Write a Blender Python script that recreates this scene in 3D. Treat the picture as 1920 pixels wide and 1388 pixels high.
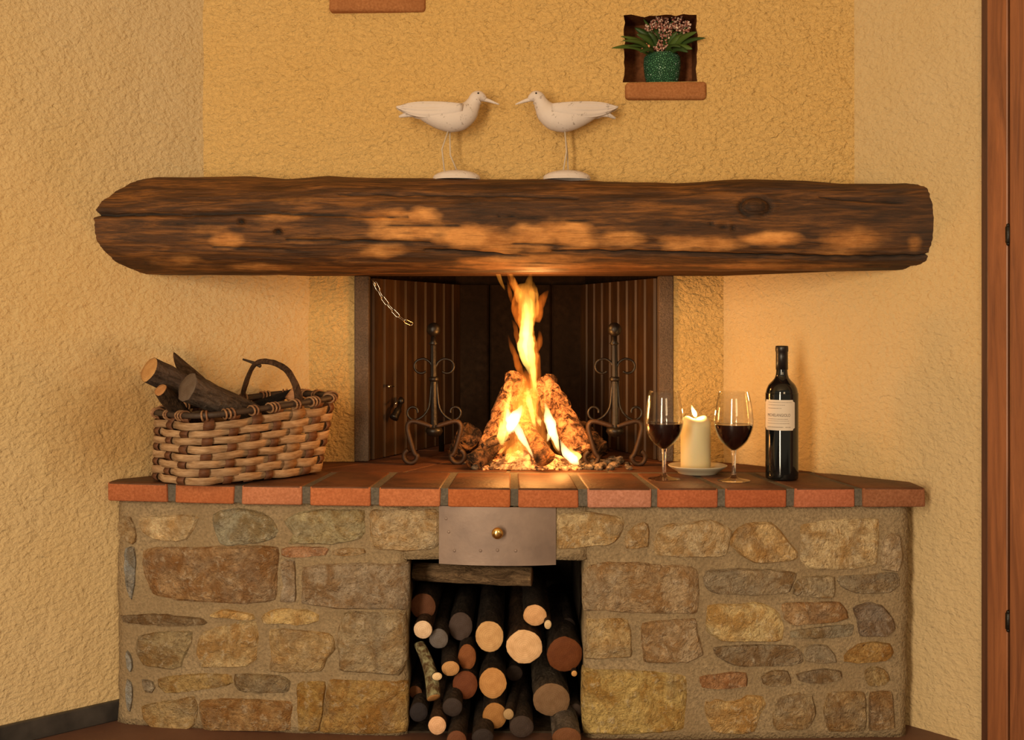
import bpy, bmesh, math, random
import numpy as np
from mathutils import Vector, Matrix, noise as mnoise
random.seed(7)
for o in list(bpy.data.objects):
    bpy.data.objects.remove(o, do_unlink=True)
SC = bpy.context.scene
COL = SC.collection
PI = math.pi
# ------------------------------------------------------------------ camera, world, lights, exposure
FPX, CX, HY, CAMZ = 2200.0, 960.0, 610.0, 0.89      # focal length, principal point (px of a 1920x1388 frame), eye height
cam_d = bpy.data.cameras.new('camera'); cam = bpy.data.objects.new('camera', cam_d); COL.objects.link(cam)
cam.location = (0, 0, CAMZ); cam.rotation_euler = (PI/2, 0, 0)
cam_d.sensor_width = 36; cam_d.lens = 36*FPX/1920; cam_d.shift_y = -(694-HY)/1920; cam_d.clip_start = .05
SC.camera = cam
SC.view_settings.view_transform = 'Standard'; SC.view_settings.look = 'None'
SC.view_settings.gamma = 1; SC.view_settings.use_curve_mapping = False
SC.view_settings.exposure = 0.0
SC.cycles.transparent_max_bounces = 40
W = bpy.data.worlds.new('world'); SC.world = W; W.use_nodes = True
W.node_tree.nodes['Background'].inputs[0].default_value = (1.0, .80, .52, 1)
W.node_tree.nodes['Background'].inputs[1].default_value = 0.29

def area(name, loc, target, sx, sy, energy, color):
    d = bpy.data.lights.new(name, 'AREA'); d.shape = 'RECTANGLE'; d.size = sx; d.size_y = sy
    d.energy = energy; d.color = color
    o = bpy.data.objects.new(name, d); COL.objects.link(o); o.location = loc
    o.rotation_euler = (Vector(target)-Vector(loc)).to_track_quat('-Z', 'Y').to_euler()
    return o
area('window_daylight', (-1.25, -1.2, 1.10), (0.1, 2.7, 1.1), .5, 2.1, 104, (1, .80, .54))
area('warm_fill', (.9, -1.0, 1.55), (0.1, 2.75, 1.1), .8, .8, 18, (1, .70, .38))  # added warm fill light behind the camera, no lamp known there

def point(name, loc, energy, color, r):
    d = bpy.data.lights.new(name, 'POINT'); d.energy = energy; d.color = color; d.shadow_soft_size = r
    o = bpy.data.objects.new(name, d); COL.objects.link(o); o.location = loc; return o

# ------------------------------------------------------------------ geometry of the place
def wl_x(y): return 1.08*y - 3.758         # left wall
def wr_x(y): return 3.157 - .872*y         # right wall
def hood_y(x): return 2.757 - .0558*x      # chimney hood above the beam
BREAST_Y = 3.0
SHELF = CAMZ - .3476                        # top of the hearth
BR_H = .042
def P(px, py, y): return Vector(((px-CX)/FPX*y, y, CAMZ-(py-HY)/FPX*y))
def on_shelf(px, py, z=None):
    z = SHELF if z is None else z
    y = (CAMZ-z)*FPX/(py-HY); return Vector(((px-CX)/FPX*y, y, z))
_fx = []; _fy = []
for px_, y_ in ((150, 2.615), (203, 2.600), (400, 2.556), (700, 2.522), (1000, 2.503), (1300, 2.498), (1734, 2.512), (1800, 2.516)):
    _fx.append((px_-CX)/FPX*y_); _fy.append(y_)
def front_y(x): return float(np.interp(x, _fx, _fy))
def on_front(px, py, back=0.0):
    y = 2.53
    for _ in range(4):
        x = (px-CX)/FPX*y; y = front_y(x)+back
    return x, CAMZ-(py-HY)/FPX*y

# ------------------------------------------------------------------ object helpers
WORLD = {}
def tag(o, label=None, cat=None, group=None, kind=None):
    if label: o['label'] = label
    if cat: o['category'] = cat
    if group: o['group'] = group
    if kind: o['kind'] = kind
    return o
def empty(name, loc, label=None, cat=None, group=None, kind=None):
    o = bpy.data.objects.new(name, None); COL.objects.link(o); o.location = loc; o.empty_display_size = .05
    WORLD[o] = Vector(loc)
    return tag(o, label, cat, group, kind)
def mk(name, V, F, mat, parent=None, smooth=True, loc=None, color=None):
    """one mesh object; V in world coordinates, origin at loc (top level) or at its parent's origin"""
    base = WORLD[parent] if parent is not None else Vector(loc if loc is not None else (0, 0, 0))
    me = bpy.data.meshes.new(name)
    me.from_pydata([(v[0]-base[0], v[1]-base[1], v[2]-base[2]) for v in V], [], F)
    me.validate(); me.update()
    bm = bmesh.new(); bm.from_mesh(me); bmesh.ops.recalc_face_normals(bm, faces=bm.faces); bm.to_mesh(me); bm.free()
    if mat: me.materials.append(mat)
    me.polygons.foreach_set('use_smooth', [smooth]*len(me.polygons))
    o = bpy.data.objects.new(name, me); COL.objects.link(o)
    if parent is not None: o.parent = parent
    else: o.location = base
    WORLD[o] = base
    if color: o.color = (*color, 1)
    return o
def from_bm(name, bm, mat, parent=None, smooth=True, loc=None, color=None):
    bm.verts.ensure_lookup_table(); bm.verts.index_update()
    V = [v.co.copy() for v in bm.verts]; F = [[v.index for v in f.verts] for f in bm.faces]; bm.free()
    return mk(name, V, F, mat, parent, smooth, loc, color)
def sharp(o, ang=40):
    me = o.data; bm = bmesh.new(); bm.from_mesh(me)
    for e in bm.edges:
        if len(e.link_faces) == 2 and e.calc_face_angle(0) > math.radians(ang): e.smooth = False
    bm.to_mesh(me); bm.free(); return o
def box(cx, cy, cz, sx, sy, sz, bev=0, seg=2):
    bm = bmesh.new(); bmesh.ops.create_cube(bm, size=1)
    bmesh.ops.scale(bm, vec=(sx, sy, sz), verts=bm.verts)
    if bev: bmesh.ops.bevel(bm, geom=bm.edges[:], offset=bev, segments=seg, affect='EDGES', profile=.5)
    bmesh.ops.translate(bm, vec=(cx, cy, cz), verts=bm.verts); return bm
def prism(poly, z0, z1, bev=0, seg=2):
    bm = bmesh.new(); b = [bm.verts.new((p[0], p[1], z0)) for p in poly]; t = [bm.verts.new((p[0], p[1], z1)) for p in poly]
    n = len(poly); bm.faces.new(b[::-1]); bm.faces.new(t)
    for i in range(n): bm.faces.new((b[i], b[(i+1) % n], t[(i+1) % n], t[i]))
    if bev: bmesh.ops.bevel(bm, geom=bm.edges[:], offset=bev, segments=seg, affect='EDGES', profile=.5)
    return bm
def lathe(prof, c, n=40, cap0=True, cap1=True):
    V = []; F = []
    for r, z in prof:
        for k in range(n):
            a = 2*PI*k/n; V.append((c[0]+r*math.cos(a), c[1]+r*math.sin(a), c[2]+z))
    m = len(prof)
    for i in range(m-1):
        for k in range(n):
            F.append((i*n+k, i*n+(k+1) % n, (i+1)*n+(k+1) % n, (i+1)*n+k))
    if cap0: F.append(tuple(range(n))[::-1])
    if cap1: F.append(tuple((m-1)*n+k for k in range(n)))
    return V, F
def frames(pts):
    pts = [Vector(p) for p in pts]; n = len(pts); T = []
    for i in range(n):
        t = (pts[min(i+1, n-1)]-pts[max(i-1, 0)]); T.append(t.normalized() if t.length > 1e-9 else Vector((0, 0, 1)))
    up = Vector((0, 1, 0)) if abs(T[0].y) < .9 else Vector((0, 0, 1))
    out = []; u = (up - T[0]*up.dot(T[0])).normalized()
    for i in range(n):
        u = (u - T[i]*u.dot(T[i]))
        u = u.normalized() if u.length > 1e-6 else Vector((1, 0, 0))
        out.append((pts[i], u, T[i].cross(u)))
    return out
def tube(pts, rad, n=10, caps=True, rough=0.0, sq=1.0, closed=False):
    """loft along pts; rad: number or list; sq scales the first cross axis (depth)"""
    fr = frames(pts); V = []; F = []; m = len(fr)
    for i, (p, u, w) in enumerate(fr):
        r = rad[i] if hasattr(rad, '__len__') else rad
        for k in range(n):
            a = 2*PI*k/n; q = p + u*(math.cos(a)*r*sq) + w*(math.sin(a)*r)
            if rough: q = q + (q-p)*rough*(mnoise.noise(q*45)*1.0+mnoise.noise(q*110)*.6)
            V.append(q)
    for i in range(m-1 + (1 if closed else 0)):
        for k in range(n):
            j = (i+1) % m
            F.append((i*n+k, i*n+(k+1) % n, j*n+(k+1) % n, j*n+k))
    if caps and not closed:
        F.append(tuple(range(n))[::-1]); F.append(tuple((m-1)*n+k for k in range(n)))
    return V, F
def merge(*vf):
    V = []; F = []
    for v, f in vf:
        b = len(V); V += list(v); F += [tuple(i+b for i in q) for q in f]
    return V, F
def ball(c, r, n=14, m=9, sc=(1, 1, 1)):
    V = []; F = []
    for i in range(m+1):
        th = PI*i/m
        for k in range(n):
            a = 2*PI*k/n
            V.append((c[0]+r*sc[0]*math.sin(th)*math.cos(a), c[1]+r*sc[1]*math.sin(th)*math.sin(a), c[2]+r*sc[2]*math.cos(th)))
    for i in range(m):
        for k in range(n):
            F.append((i*n+k, i*n+(k+1) % n, (i+1)*n+(k+1) % n, (i+1)*n+k))
    return V, F
def smooth_path(pts, sub=6):
    pts = [Vector(p) for p in pts]; out = []
    for i in range(len(pts)-1):
        p0 = pts[max(i-1, 0)]; p1 = pts[i]; p2 = pts[i+1]; p3 = pts[min(i+2, len(pts)-1)]
        for s in range(sub):
            t = s/sub
            out.append(.5*((2*p1)+(p2-p0)*t+(2*p0-5*p1+4*p2-p3)*t*t+(3*p1-p0-3*p2+p3)*t**3))
    out.append(pts[-1]); return out
def lin(c): return tuple(((x/255)/12.92 if x/255 <= .04045 else ((x/255+.055)/1.055)**2.4) for x in c)
def alb(c, L=(.80, .58, .36)):
    l = lin(c); return tuple(min(.9, max(.002, l[i]/L[i])) for i in range(3))

# ------------------------------------------------------------------ materials
class NT:
    def __init__(s, name, rough=.6, spec=.5):
        s.m = bpy.data.materials.new(name); s.m.use_nodes = True; s.t = s.m.node_tree; s.n = s.t.nodes
        s.b = s.n['Principled BSDF']; s.out = s.n['Material Output']
        s.b.inputs['Roughness'].default_value = rough; s.b.inputs['Specular IOR Level'].default_value = spec
    def node(s, t, **kw):
        nd = s.n.new(t)
        for k, v in kw.items():
            if k in nd.inputs: s.set(nd.inputs[k], v)
            else: setattr(nd, k, v)
        return nd
    def set(s, sock, v):
        if hasattr(v, 'is_output'): s.t.links.new(v, sock)
        else: sock.default_value = v
    def coord(s, scale=(1, 1, 1), rot=(0, 0, 0), kind='Object'):
        tc = s.node('ShaderNodeTexCoord'); mp = s.node('ShaderNodeMapping')
        s.t.links.new(tc.outputs[kind], mp.inputs[0]); mp.inputs['Scale'].default_value = scale; mp.inputs['Rotation'].default_value = rot
        return mp.outputs[0]
    def noise(s, scale, vec=None, detail=4, rough=.55, dist=0):
        nd = s.node('ShaderNodeTexNoise', Scale=scale, Detail=detail, Roughness=rough, Distortion=dist)
        if vec is not None: s.set(nd.inputs['Vector'], vec)
        return nd.outputs['Fac']
    def ramp(s, fac, stops):
        nd = s.node('ShaderNodeValToRGB'); s.set(nd.inputs[0], fac); el = nd.color_ramp.elements
        while len(el) < len(stops): el.new(.5)
        for e, (p, c) in zip(el, stops):
            e.position = p; e.color = (*c, 1) if hasattr(c, '__len__') else (c, c, c, 1)
        return nd.outputs[0]
    def mix(s, fac, a, b, mode='MIX'):
        nd = s.node('ShaderNodeMix', data_type='RGBA', blend_type=mode)
        s.set(nd.inputs[0], fac)
        for i, v in ((6, a), (7, b)):
            s.set(nd.inputs[i], (*v, 1) if isinstance(v, tuple) and len(v) == 3 else v)
        return nd.outputs[2]
    def math(s, op, a, b=0.0):
        nd = s.node('ShaderNodeMath', operation=op); s.set(nd.inputs[0], a); s.set(nd.inputs[1], b); return nd.outputs[0]
    def bump(s, h, strength=.5, dist=.01):
        nd = s.node('ShaderNodeBump', Strength=strength, Distance=dist, Height=h)
        s.t.links.new(nd.outputs[0], s.b.inputs['Normal'])
    def color(s, c): s.set(s.b.inputs['Base Color'], (*c, 1) if isinstance(c, tuple) and len(c) == 3 else c); return s
    def objcol(s): return s.node('ShaderNodeObjectInfo').outputs['Color']
    def objrand(s): return s.node('ShaderNodeObjectInfo').outputs['Random']
    def attr(s, name): return s.node('ShaderNodeAttribute', attribute_name=name).outputs['Fac']

def plain(name, c, rough=.6, spec=.5, metal=0, bump=None):
    t = NT(name, rough, spec); t.color(tuple(c)); t.b.inputs['Metallic'].default_value = metal
    if bump: t.bump(t.noise(bump[0], t.coord(), 4), bump[1], bump[2])
    return t.m
# ochre plaster: rough trowelled relief, slow drift of colour
def plaster(name, c1, c2, amp=1.0, stain=None):
    t = NT(name, .92, .12)
    co = t.coord()
    slow = t.noise(1.3, co, 3); fine = t.noise(120, co, 3)
    c = t.mix(t.ramp(slow, [(.35, 0.), (.65, 1.)]), c1, c2)
    c = t.mix(t.math('MULTIPLY', fine, .2), c, (c1[0]*.8, c1[1]*.74, c1[2]*.6))
    if stain:                                              # old rubbed, sooty smudge on the plaster
        vd = t.node('ShaderNodeVectorMath', operation='DISTANCE'); t.t.links.new(co, vd.inputs[0]); vd.inputs[1].default_value = stain[0]
        d = t.math('ADD', vd.outputs['Value'], t.math('MULTIPLY', t.math('SUBTRACT', t.noise(14, co, 5, .65), .5), .22))
        c = t.mix(t.ramp(d, [(stain[1]*.35, .6), (stain[1], 0.)]), c, (.42, .225, .07))
    t.color(c)
    co2 = t.coord((1, 1, 1.35), (0, .45, 0))
    a = t.noise(88, co2, 4, .55, .25)                      # pea-sized grains of render
    b = t.noise(34, co2, 3, .5, .5)                        # trowel drags
    lo = t.noise(10, co, 2)
    h = t.math('ADD', t.math('MULTIPLY', a, 1.0), t.math('MULTIPLY', b, .9))
    h = t.math('ADD', h, t.math('MULTIPLY', lo, .8))
    t.bump(h, 1.0, .0095*amp)
    return t.m
M = {}
M['plaster'] = plaster('ochre_plaster', (.76, .485, .175), (.76, .515, .215), 1.55)
M['plaster_side'] = plaster('ochre_plaster_side', (.645, .465, .225), (.645, .50, .295), .62, ((-.885, 2.66, .665), .20))
def gritty(name, c, sc=170, amp=.8, c2=None, dist=.006):
    t = NT(name, .95, .1); co = t.coord()
    f = t.noise(sc, co, 3, .6); s = t.noise(9, co, 4)
    cc = t.mix(t.ramp(f, [(.3, 0.), (.7, 1.)]), tuple(x*.62 for x in c), tuple(min(1, x*1.25) for x in c))
    cc = t.mix(t.ramp(s, [(.4, 0.), (.62, .6)]), cc, c2 or tuple(x*.7 for x in c))
    t.color(cc); t.bump(t.math('ADD', f, t.math('MULTIPLY', s, .8)), amp, dist); return t.m
M['mortar'] = gritty('sandy_mortar', (.34, .255, .155), c2=(.26, .185, .105))
M['joint'] = gritty('grey_joint_mortar', (.15, .13, .105), amp=.5)
M['jamb'] = gritty('rough_brown_render', (.19, .135, .10), 330, 1.0)
M['soot'] = gritty('sooty_masonry', (.024, .013, .007), 60, .5)
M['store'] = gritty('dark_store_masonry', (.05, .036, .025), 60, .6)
M['hood_under'] = gritty('smoked_plaster', (.075, .036, .018), 60, .4)
# stone: object colour with blotches and pale scratches
t = NT('field_stone', .85, .2); co = t.coord()
oc = t.objcol(); rnd = t.objrand()
vo = t.node('ShaderNodeVectorMath', operation='ADD'); t.t.links.new(co, vo.inputs[0]); cx3 = t.node('ShaderNodeCombineXYZ'); t.set(cx3.inputs[0], t.math('MULTIPLY', rnd, 37)); t.set(cx3.inputs[2], t.math('MULTIPLY', rnd, 91)); t.t.links.new(cx3.outputs[0], vo.inputs[1])
co = vo.outputs[0]
n1 = t.noise(17, co, 6, .68, .5); n2 = t.noise(52, co, 6, .72, .4); n3 = t.noise(8, co, 4, .6, .8); n4 = t.noise(150, co, 3)
n5 = t.noise(11, co, 5, .65, 1.0)
c = t.mix(t.ramp(n1, [(.44, 0.), (.58, .95)]), oc, t.mix(1.0, oc, (.64, .49, .33), 'MULTIPLY'))      # rusty brown seams
c = t.mix(t.ramp(n3, [(.50, 0.), (.62, .6)]), c, t.mix(.6, oc, (.30, .265, .225)))                  # grey faces
c = t.mix(t.ramp(n5, [(.56, 0.), (.66, .5)]), c, t.mix(.5, oc, (.56, .34, .13)))                     # ochre stains
c = t.mix(t.ramp(n2, [(.55, 0.), (.64, .8)]), c, t.mix(.6, oc, (.82, .70, .54)))                     # pale chipped spots
c = t.mix(t.ramp(n4, [(.36, .55), (.52, 0.)]), c, t.mix(1.0, oc, (.5, .42, .33), 'MULTIPLY'))
t.color(c); t.bump(t.math('ADD', t.math('ADD', t.math('MULTIPLY', n1, 1.7), t.math('MULTIPLY', n2, 1.1)), t.math('MULTIPLY', n4, .2)), 1.0, .027); M['stone'] = t.m
# brick: object colour
t = NT('terracotta_brick', .85, .2); co = t.coord(); oc = t.objcol()
f = t.noise(190, co, 3); s = t.noise(18, co, 4)
c = t.mix(t.ramp(f, [(.35, 0.), (.7, 1.)]), t.mix(1.0, oc, (.78, .72, .66), 'MULTIPLY'), t.mix(1.0, oc, (1.1, 1.12, 1.15), 'MULTIPLY'))
c = t.mix(t.ramp(s, [(.45, 0.), (.7, .5)]), c, t.mix(1.0, oc, (.74, .66, .6), 'MULTIPLY'))
t.color(c); t.bump(t.math('ADD', f, s), .45, .004); M['brick'] = t.m
t = NT('old_hearth_tile', .75, .3); co = t.coord(); oc = t.objcol()
f = t.noise(120, co, 3); s = t.noise(12, co, 4)
c = t.mix(t.ramp(s, [(.35, 0.), (.7, 1.)]), oc, t.mix(1.0, oc, (.5, .45, .42), 'MULTIPLY'))
t.color(c); t.bump(t.math('ADD', f, s), .35, .004); M['tile'] = t.m
t = NT('shaded_brick_top', .6, .4); co = t.coord(); s = t.noise(14, co, 5, .6)  # dark brick tops: shade of grazing light put into the colour
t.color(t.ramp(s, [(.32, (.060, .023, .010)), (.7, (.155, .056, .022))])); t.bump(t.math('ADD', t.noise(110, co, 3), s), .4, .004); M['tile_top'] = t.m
# beam wood
t = NT('old_beam_wood', .62, .35); co = t.coord((1.2, 14, 14)); co2 = t.coord((5, 60, 60))
g1 = t.noise(3.6, co, 7, .68, .7); g2 = t.noise(3.2, co2, 5, .65)
base = t.ramp(g1, [(.28, (.024, .009, .003)), (.48, (.085, .032, .008)), (.64, (.24, .092, .020))])
base = t.mix(t.ramp(g2, [(.45, 0.), (.66, .7)]), base, (.020, .009, .004))
wn = t.noise(2.2, t.coord((4, 8, 8)), 5, .65)
wt = t.math('ADD', t.attr('worn'), t.math('MULTIPLY', t.math('SUBTRACT', wn, .5), 1.1))
wt = t.math('MULTIPLY', t.ramp(wt, [(.08, 0.), (.95, 1.)]), t.math('MINIMUM', 1.0, t.math('MULTIPLY', t.attr('worn'), 4.0)))
wt = t.math('MULTIPLY', wt, t.ramp(g2, [(.50, 1.), (.72, .45)]))
base = t.mix(wt, base, t.mix(t.ramp(wn, [(.35, 0.), (.65, 1.)]), (.50, .19, .040), (.80, .37, .105)))
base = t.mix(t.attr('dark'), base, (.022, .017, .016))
base = t.mix(t.attr('crack'), base, (.006, .003, .002))
t.color(base); t.bump(t.math('ADD', t.math('MULTIPLY', g1, .7), g2), .5, .006); M['beam'] = t.m
# bark (object colour) and sawn ends (object colour)
t = NT('bark', .9, .2); co = t.coord((30, 30, 9)); oc = t.objcol()
a = t.noise(2.2, co, 6, .72, .8); b = t.noise(75, t.coord(), 5, .7)
c = t.mix(t.ramp(a, [(.36, 0.), (.60, 1.)]), t.mix(1.0, oc, (.3, .28, .27), 'MULTIPLY'), oc)
c = t.mix(t.ramp(b, [(.58, 0.), (.72, .5)]), c, t.mix(1.0, oc, (1.9, 1.8, 1.6), 'MULTIPLY'))
t.color(c); t.bump(t.math('ADD', a, t.math('MULTIPLY', b, .8)), 1.0, .022); M['bark'] = t.m
t = NT('sawn_end', .75, .25); tc = t.node('ShaderNodeTexCoord'); oc = t.objcol()
sx = t.node('ShaderNodeSeparateXYZ'); t.t.links.new(tc.outputs['Object'], sx.inputs[0])
cv = t.node('ShaderNodeCombineXYZ'); t.t.links.new(sx.outputs[0], cv.inputs[0]); t.t.links.new(sx.outputs[1], cv.inputs[1])
ln = t.node('ShaderNodeVectorMath', operation='LENGTH'); t.t.links.new(cv.outputs[0], ln.inputs[0])
wob = t.noise(30, tc.outputs['Object'], 3)
rr = t.math('SINE', t.math('ADD', t.math('MULTIPLY', ln.outputs['Value'], 1500), t.math('MULTIPLY', wob, 7)))
c = t.mix(t.math('MULTIPLY', t.math('ADD', rr, 1), .16), oc, t.mix(1.0, oc, (.62, .5, .4), 'MULTIPLY'))
c = t.mix(t.ramp(t.noise(55, tc.outputs['Object'], 4), [(.4, 0.), (.7, .6)]), c, t.mix(1.0, oc, (.62, .52, .42), 'MULTIPLY'))
t.color(c); t.bump(t.noise(160, tc.outputs['Object'], 3), .4, .003); M['sawn'] = t.m
# charred burning wood: bark with glowing cracks low down near the fire
def charred(name, glow, c1, c2):
    t = NT(name, .9, .2); co = t.coord(); a = t.noise(55, co, 5, .7, .6); b = t.noise(20, co, 3)
    t.color(t.mix(t.ramp(a, [(.4, 0.), (.62, 1.)]), c1, c2)); t.bump(a, 1.0, .012)
    g = t.math('MULTIPLY', t.ramp(b, [(.42, 0.), (.66, 1.)]), t.ramp(a, [(.45, 0.), (.6, 1.)]))
    t.set(t.b.inputs['Emission Color'], (1, .23, .035, 1)); t.set(t.b.inputs['Emission Strength'], t.math('MULTIPLY', g, glow)); return t.m
M['char'] = charred('charred_wood', .35, (.02, .012, .008), (.16, .085, .045))
M['char_hot'] = charred('burning_wood', 1.8, (.035, .014, .006), (.42, .20, .095))
M['char_mid'] = charred('brown_charring_log', .25, (.04, .018, .008), (.30, .135, .055))
M['ember'] = charred('glowing_embers', 4.0, (.10, .05, .03), (.42, .33, .26))
M['ash'] = charred('ash', .12, (.06, .045, .035), (.34, .26, .19))
M['iron'] = plain('black_wrought_iron', (.013, .009, .007), .4, .5, .35, (120, .4, .002))
M['rust'] = plain('rusty_wrought_iron', (.042, .020, .010), .6, .4, .2, (120, .5, .002))
M['steel'] = plain('bright_steel_chain', (.75, .70, .62), .25, .5, 1)
t = NT('ribbed_firebox_panel', .55, .4); co = t.coord((20, 20, 2.2)); a = t.noise(2.4, co, 5, .6, .5); s = t.noise(5, t.coord(), 3)
c = t.ramp(a, [(.3, (.030, .013, .004)), (.7, (.075, .033, .009))])
t.color(t.mix(t.ramp(s, [(.4, 0.), (.7, .8)]), c, (.022, .010, .005))); t.bump(a, .3, .004); M['panel'] = t.m
t = NT('door_plate_steel', .5, .4); co = t.coord(); a = t.noise(14, co, 4); b = t.noise(90, co, 3)
t.color(t.mix(t.ramp(a, [(.35, 0.), (.7, 1.)]), (.30, .22, .18), (.22, .16, .135))); t.b.inputs['Metallic'].default_value = .35
t.bump(b, .15, .002); M['plate'] = t.m
M['brass'] = plain('polished_brass', (.85, .56, .20), .18, .5, 1)
M['white_paint'] = None
t = NT('weathered_white_paint', .75, .3); co = t.coord(); a = t.noise(60, co, 5, .7); b = t.noise(18, co, 3)
c = t.mix(t.ramp(a, [(.60, 0.), (.67, .75)]), (.68, .60, .57), (.16, .12, .09))
t.color(t.mix(t.ramp(b, [(.5, 0.), (.75, .35)]), c, (.62, .54, .48))); t.bump(a, .3, .003); M['white_paint'] = t.m
M['wire'] = plain('pale_painted_wire', (.55, .46, .36), .6)
M['black'] = plain('black_bead', (.006, .006, .006), .2)
t = NT('green_glazed_pot', .28, .5); co = t.coord((1, 1, 1)); v = t.node('ShaderNodeTexVoronoi', Scale=210, feature='DISTANCE_TO_EDGE'); t.set(v.inputs['Vector'], co)
d = t.ramp(v.outputs[0], [(.0, 0.), (.25, 1.)])
t.color(t.mix(d, (.016, .07, .04), (.085, .27, .14))); t.bump(d, .9, .004); M['pot'] = t.m
t = NT('leaf_green', .5, .4); t.color(t.mix(t.objrand(), (.025, .058, .012), (.085, .145, .026))); M['leaf'] = t.m
M['soil'] = plain('potting_soil', (.03, .02, .012), .95)
t = NT('dusty_red_florets', .7, .3); t.color(t.ramp(t.noise(260, t.coord(), 2), [(.36, (.16, .035, .025)), (.50, (.36, .12, .085)), (.60, (.85, .70, .58))])); M['floret'] = t.m
M['peach'] = plain('peach_blossom', (.72, .30, .16), .7)
t = NT('split_willow', .65, .35); co = t.coord((22, 22, 22)); a = t.noise(1.3, t.coord((25, 25, 140)), 5, .6); oc = t.objcol()
t.color(t.mix(t.ramp(a, [(.35, 0.), (.68, 1.)]), t.mix(1.0, oc, (.5, .42, .34), 'MULTIPLY'), oc)); t.bump(a, .5, .003); M['willow'] = t.m
M['rim'] = plain('dark_bark_rod', (.05, .032, .024), .6, .4, 0, (90, .5, .003))
# glass
t = NT('thin_clear_glass'); t.n.remove(t.b); gm = t.node('ShaderNodeNewGeometry'); ior = t.math('ADD', 1.5, t.math('MULTIPLY', gm.outputs['Backfacing'], 1/1.5-1.5)); fr = t.node('ShaderNodeFresnel', IOR=ior); tr = t.node('ShaderNodeBsdfTransparent'); gl = t.node('ShaderNodeBsdfGlossy', Roughness=.02)
tr.inputs[0].default_value = (.97, .97, .96, 1)
mx = t.node('ShaderNodeMixShader'); t.t.links.new(fr.outputs[0], mx.inputs[0]); t.t.links.new(tr.outputs[0], mx.inputs[1]); t.t.links.new(gl.outputs[0], mx.inputs[2]); t.t.links.new(mx.outputs[0], t.out.inputs[0]); M['glass'] = t.m
t = NT('solid_clear_glass', .02); t.color((1., 1., 1.)); t.b.inputs['Transmission Weight'].default_value = 1; t.b.inputs['IOR'].default_value = 1.5; M['glass_solid'] = t.m
M['wine'] = plain('dark_red_wine', (.010, .0015, .0025), .04, .5)
M['bottle'] = plain('black_green_bottle_glass', (.004, .005, .006), .06, .7)
M['capsule'] = plain('black_foil_capsule', (.012, .009, .010), .35, .5)
M['paper'] = plain('cream_label_paper', (.70, .60, .50), .8, .2)
M['ink'] = plain('brown_label_ink', (.12, .075, .05), .8)
t = NT('candle_wax', .5, .4); t.color((.70, .62, .38)); t.b.inputs['Subsurface Weight'].default_value = .35; t.b.inputs['Subsurface Radius'].default_value = (.02, .011, .004); t.b.inputs['Subsurface Scale'].default_value = .6; M['wax'] = t.m
M['saucer'] = plain('cream_glazed_ceramic', (.52, .47, .36), .35, .5, 0, (160, .1, .001))
def varnish(name, a, b):
    t = NT(name, .38, .5); co = t.coord((26, 26, 1.6)); g = t.noise(1.8, co, 6, .6, 1.2)
    t.color(t.ramp(g, [(.3, a), (.7, b)])); t.bump(g, .25, .004); return t.m
M['door_wood'] = varnish('varnished_door_wood', (.15, .052, .022), (.34, .125, .048))
M['door_edge'] = varnish('dark_door_edge', (.05, .021, .012), (.11, .042, .02))
t = NT('slate_baseboard', .5, .4); t.color(t.ramp(t.noise(14, t.coord(), 5), [(.35, (.020, .018, .018)), (.7, (.06, .052, .048))])); M['slate'] = t.m
t = NT('terracotta_floor', .6, .4); t.color(t.ramp(t.noise(5, t.coord(), 4), [(.3, (.11, .052, .036)), (.7, (.17, .085, .058))])); t.bump(t.noise(60, t.coord(), 3), .2, .003); M['floor'] = t.m
def flame_mat(name, col, k, top, wisp=.0):
    t = NT(name); t.n.remove(t.b)
    tc = t.node('ShaderNodeTexCoord'); sx = t.node('ShaderNodeSeparateXYZ'); t.t.links.new(tc.outputs['Generated'], sx.inputs[0])
    g = t.ramp(sx.outputs[2], [(0., .35), (.12, 1.), (.55, 1.), (1., top)])
    st = t.math('MULTIPLY', g, k)
    if wisp:
        w = t.noise(1, t.coord((75, 75, 16)), 2, .5, .6)
        st = t.math('MULTIPLY', st, t.ramp(w, [(.5-wisp*.25, .12), (.5+wisp*.15, 1.3)]))
    em = t.node('ShaderNodeEmission'); em.inputs[0].default_value = (*col, 1); t.set(em.inputs[1], st)
    t.t.links.new(em.outputs[0], t.out.inputs['Volume']); return t.m
M['flame_core'] = flame_mat('flame_core', (1, .60, .12), 150, .05)
M['flame_mid'] = flame_mat('flame_middle', (1, .32, .035), 62, .12, .8)
M['flame_outer'] = flame_mat('flame_outer', (1, .20, .017), 46, .15, 1.0)
M['flame_veil'] = flame_mat('flame_veil', (1, .25, .03), 13, .1, .9)
M['flame_white'] = flame_mat('flame_white_base', (1, .70, .28), 230, .35)
M['candle_flame'] = flame_mat('candle_flame', (1, .62, .22), 900, .6)

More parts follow.
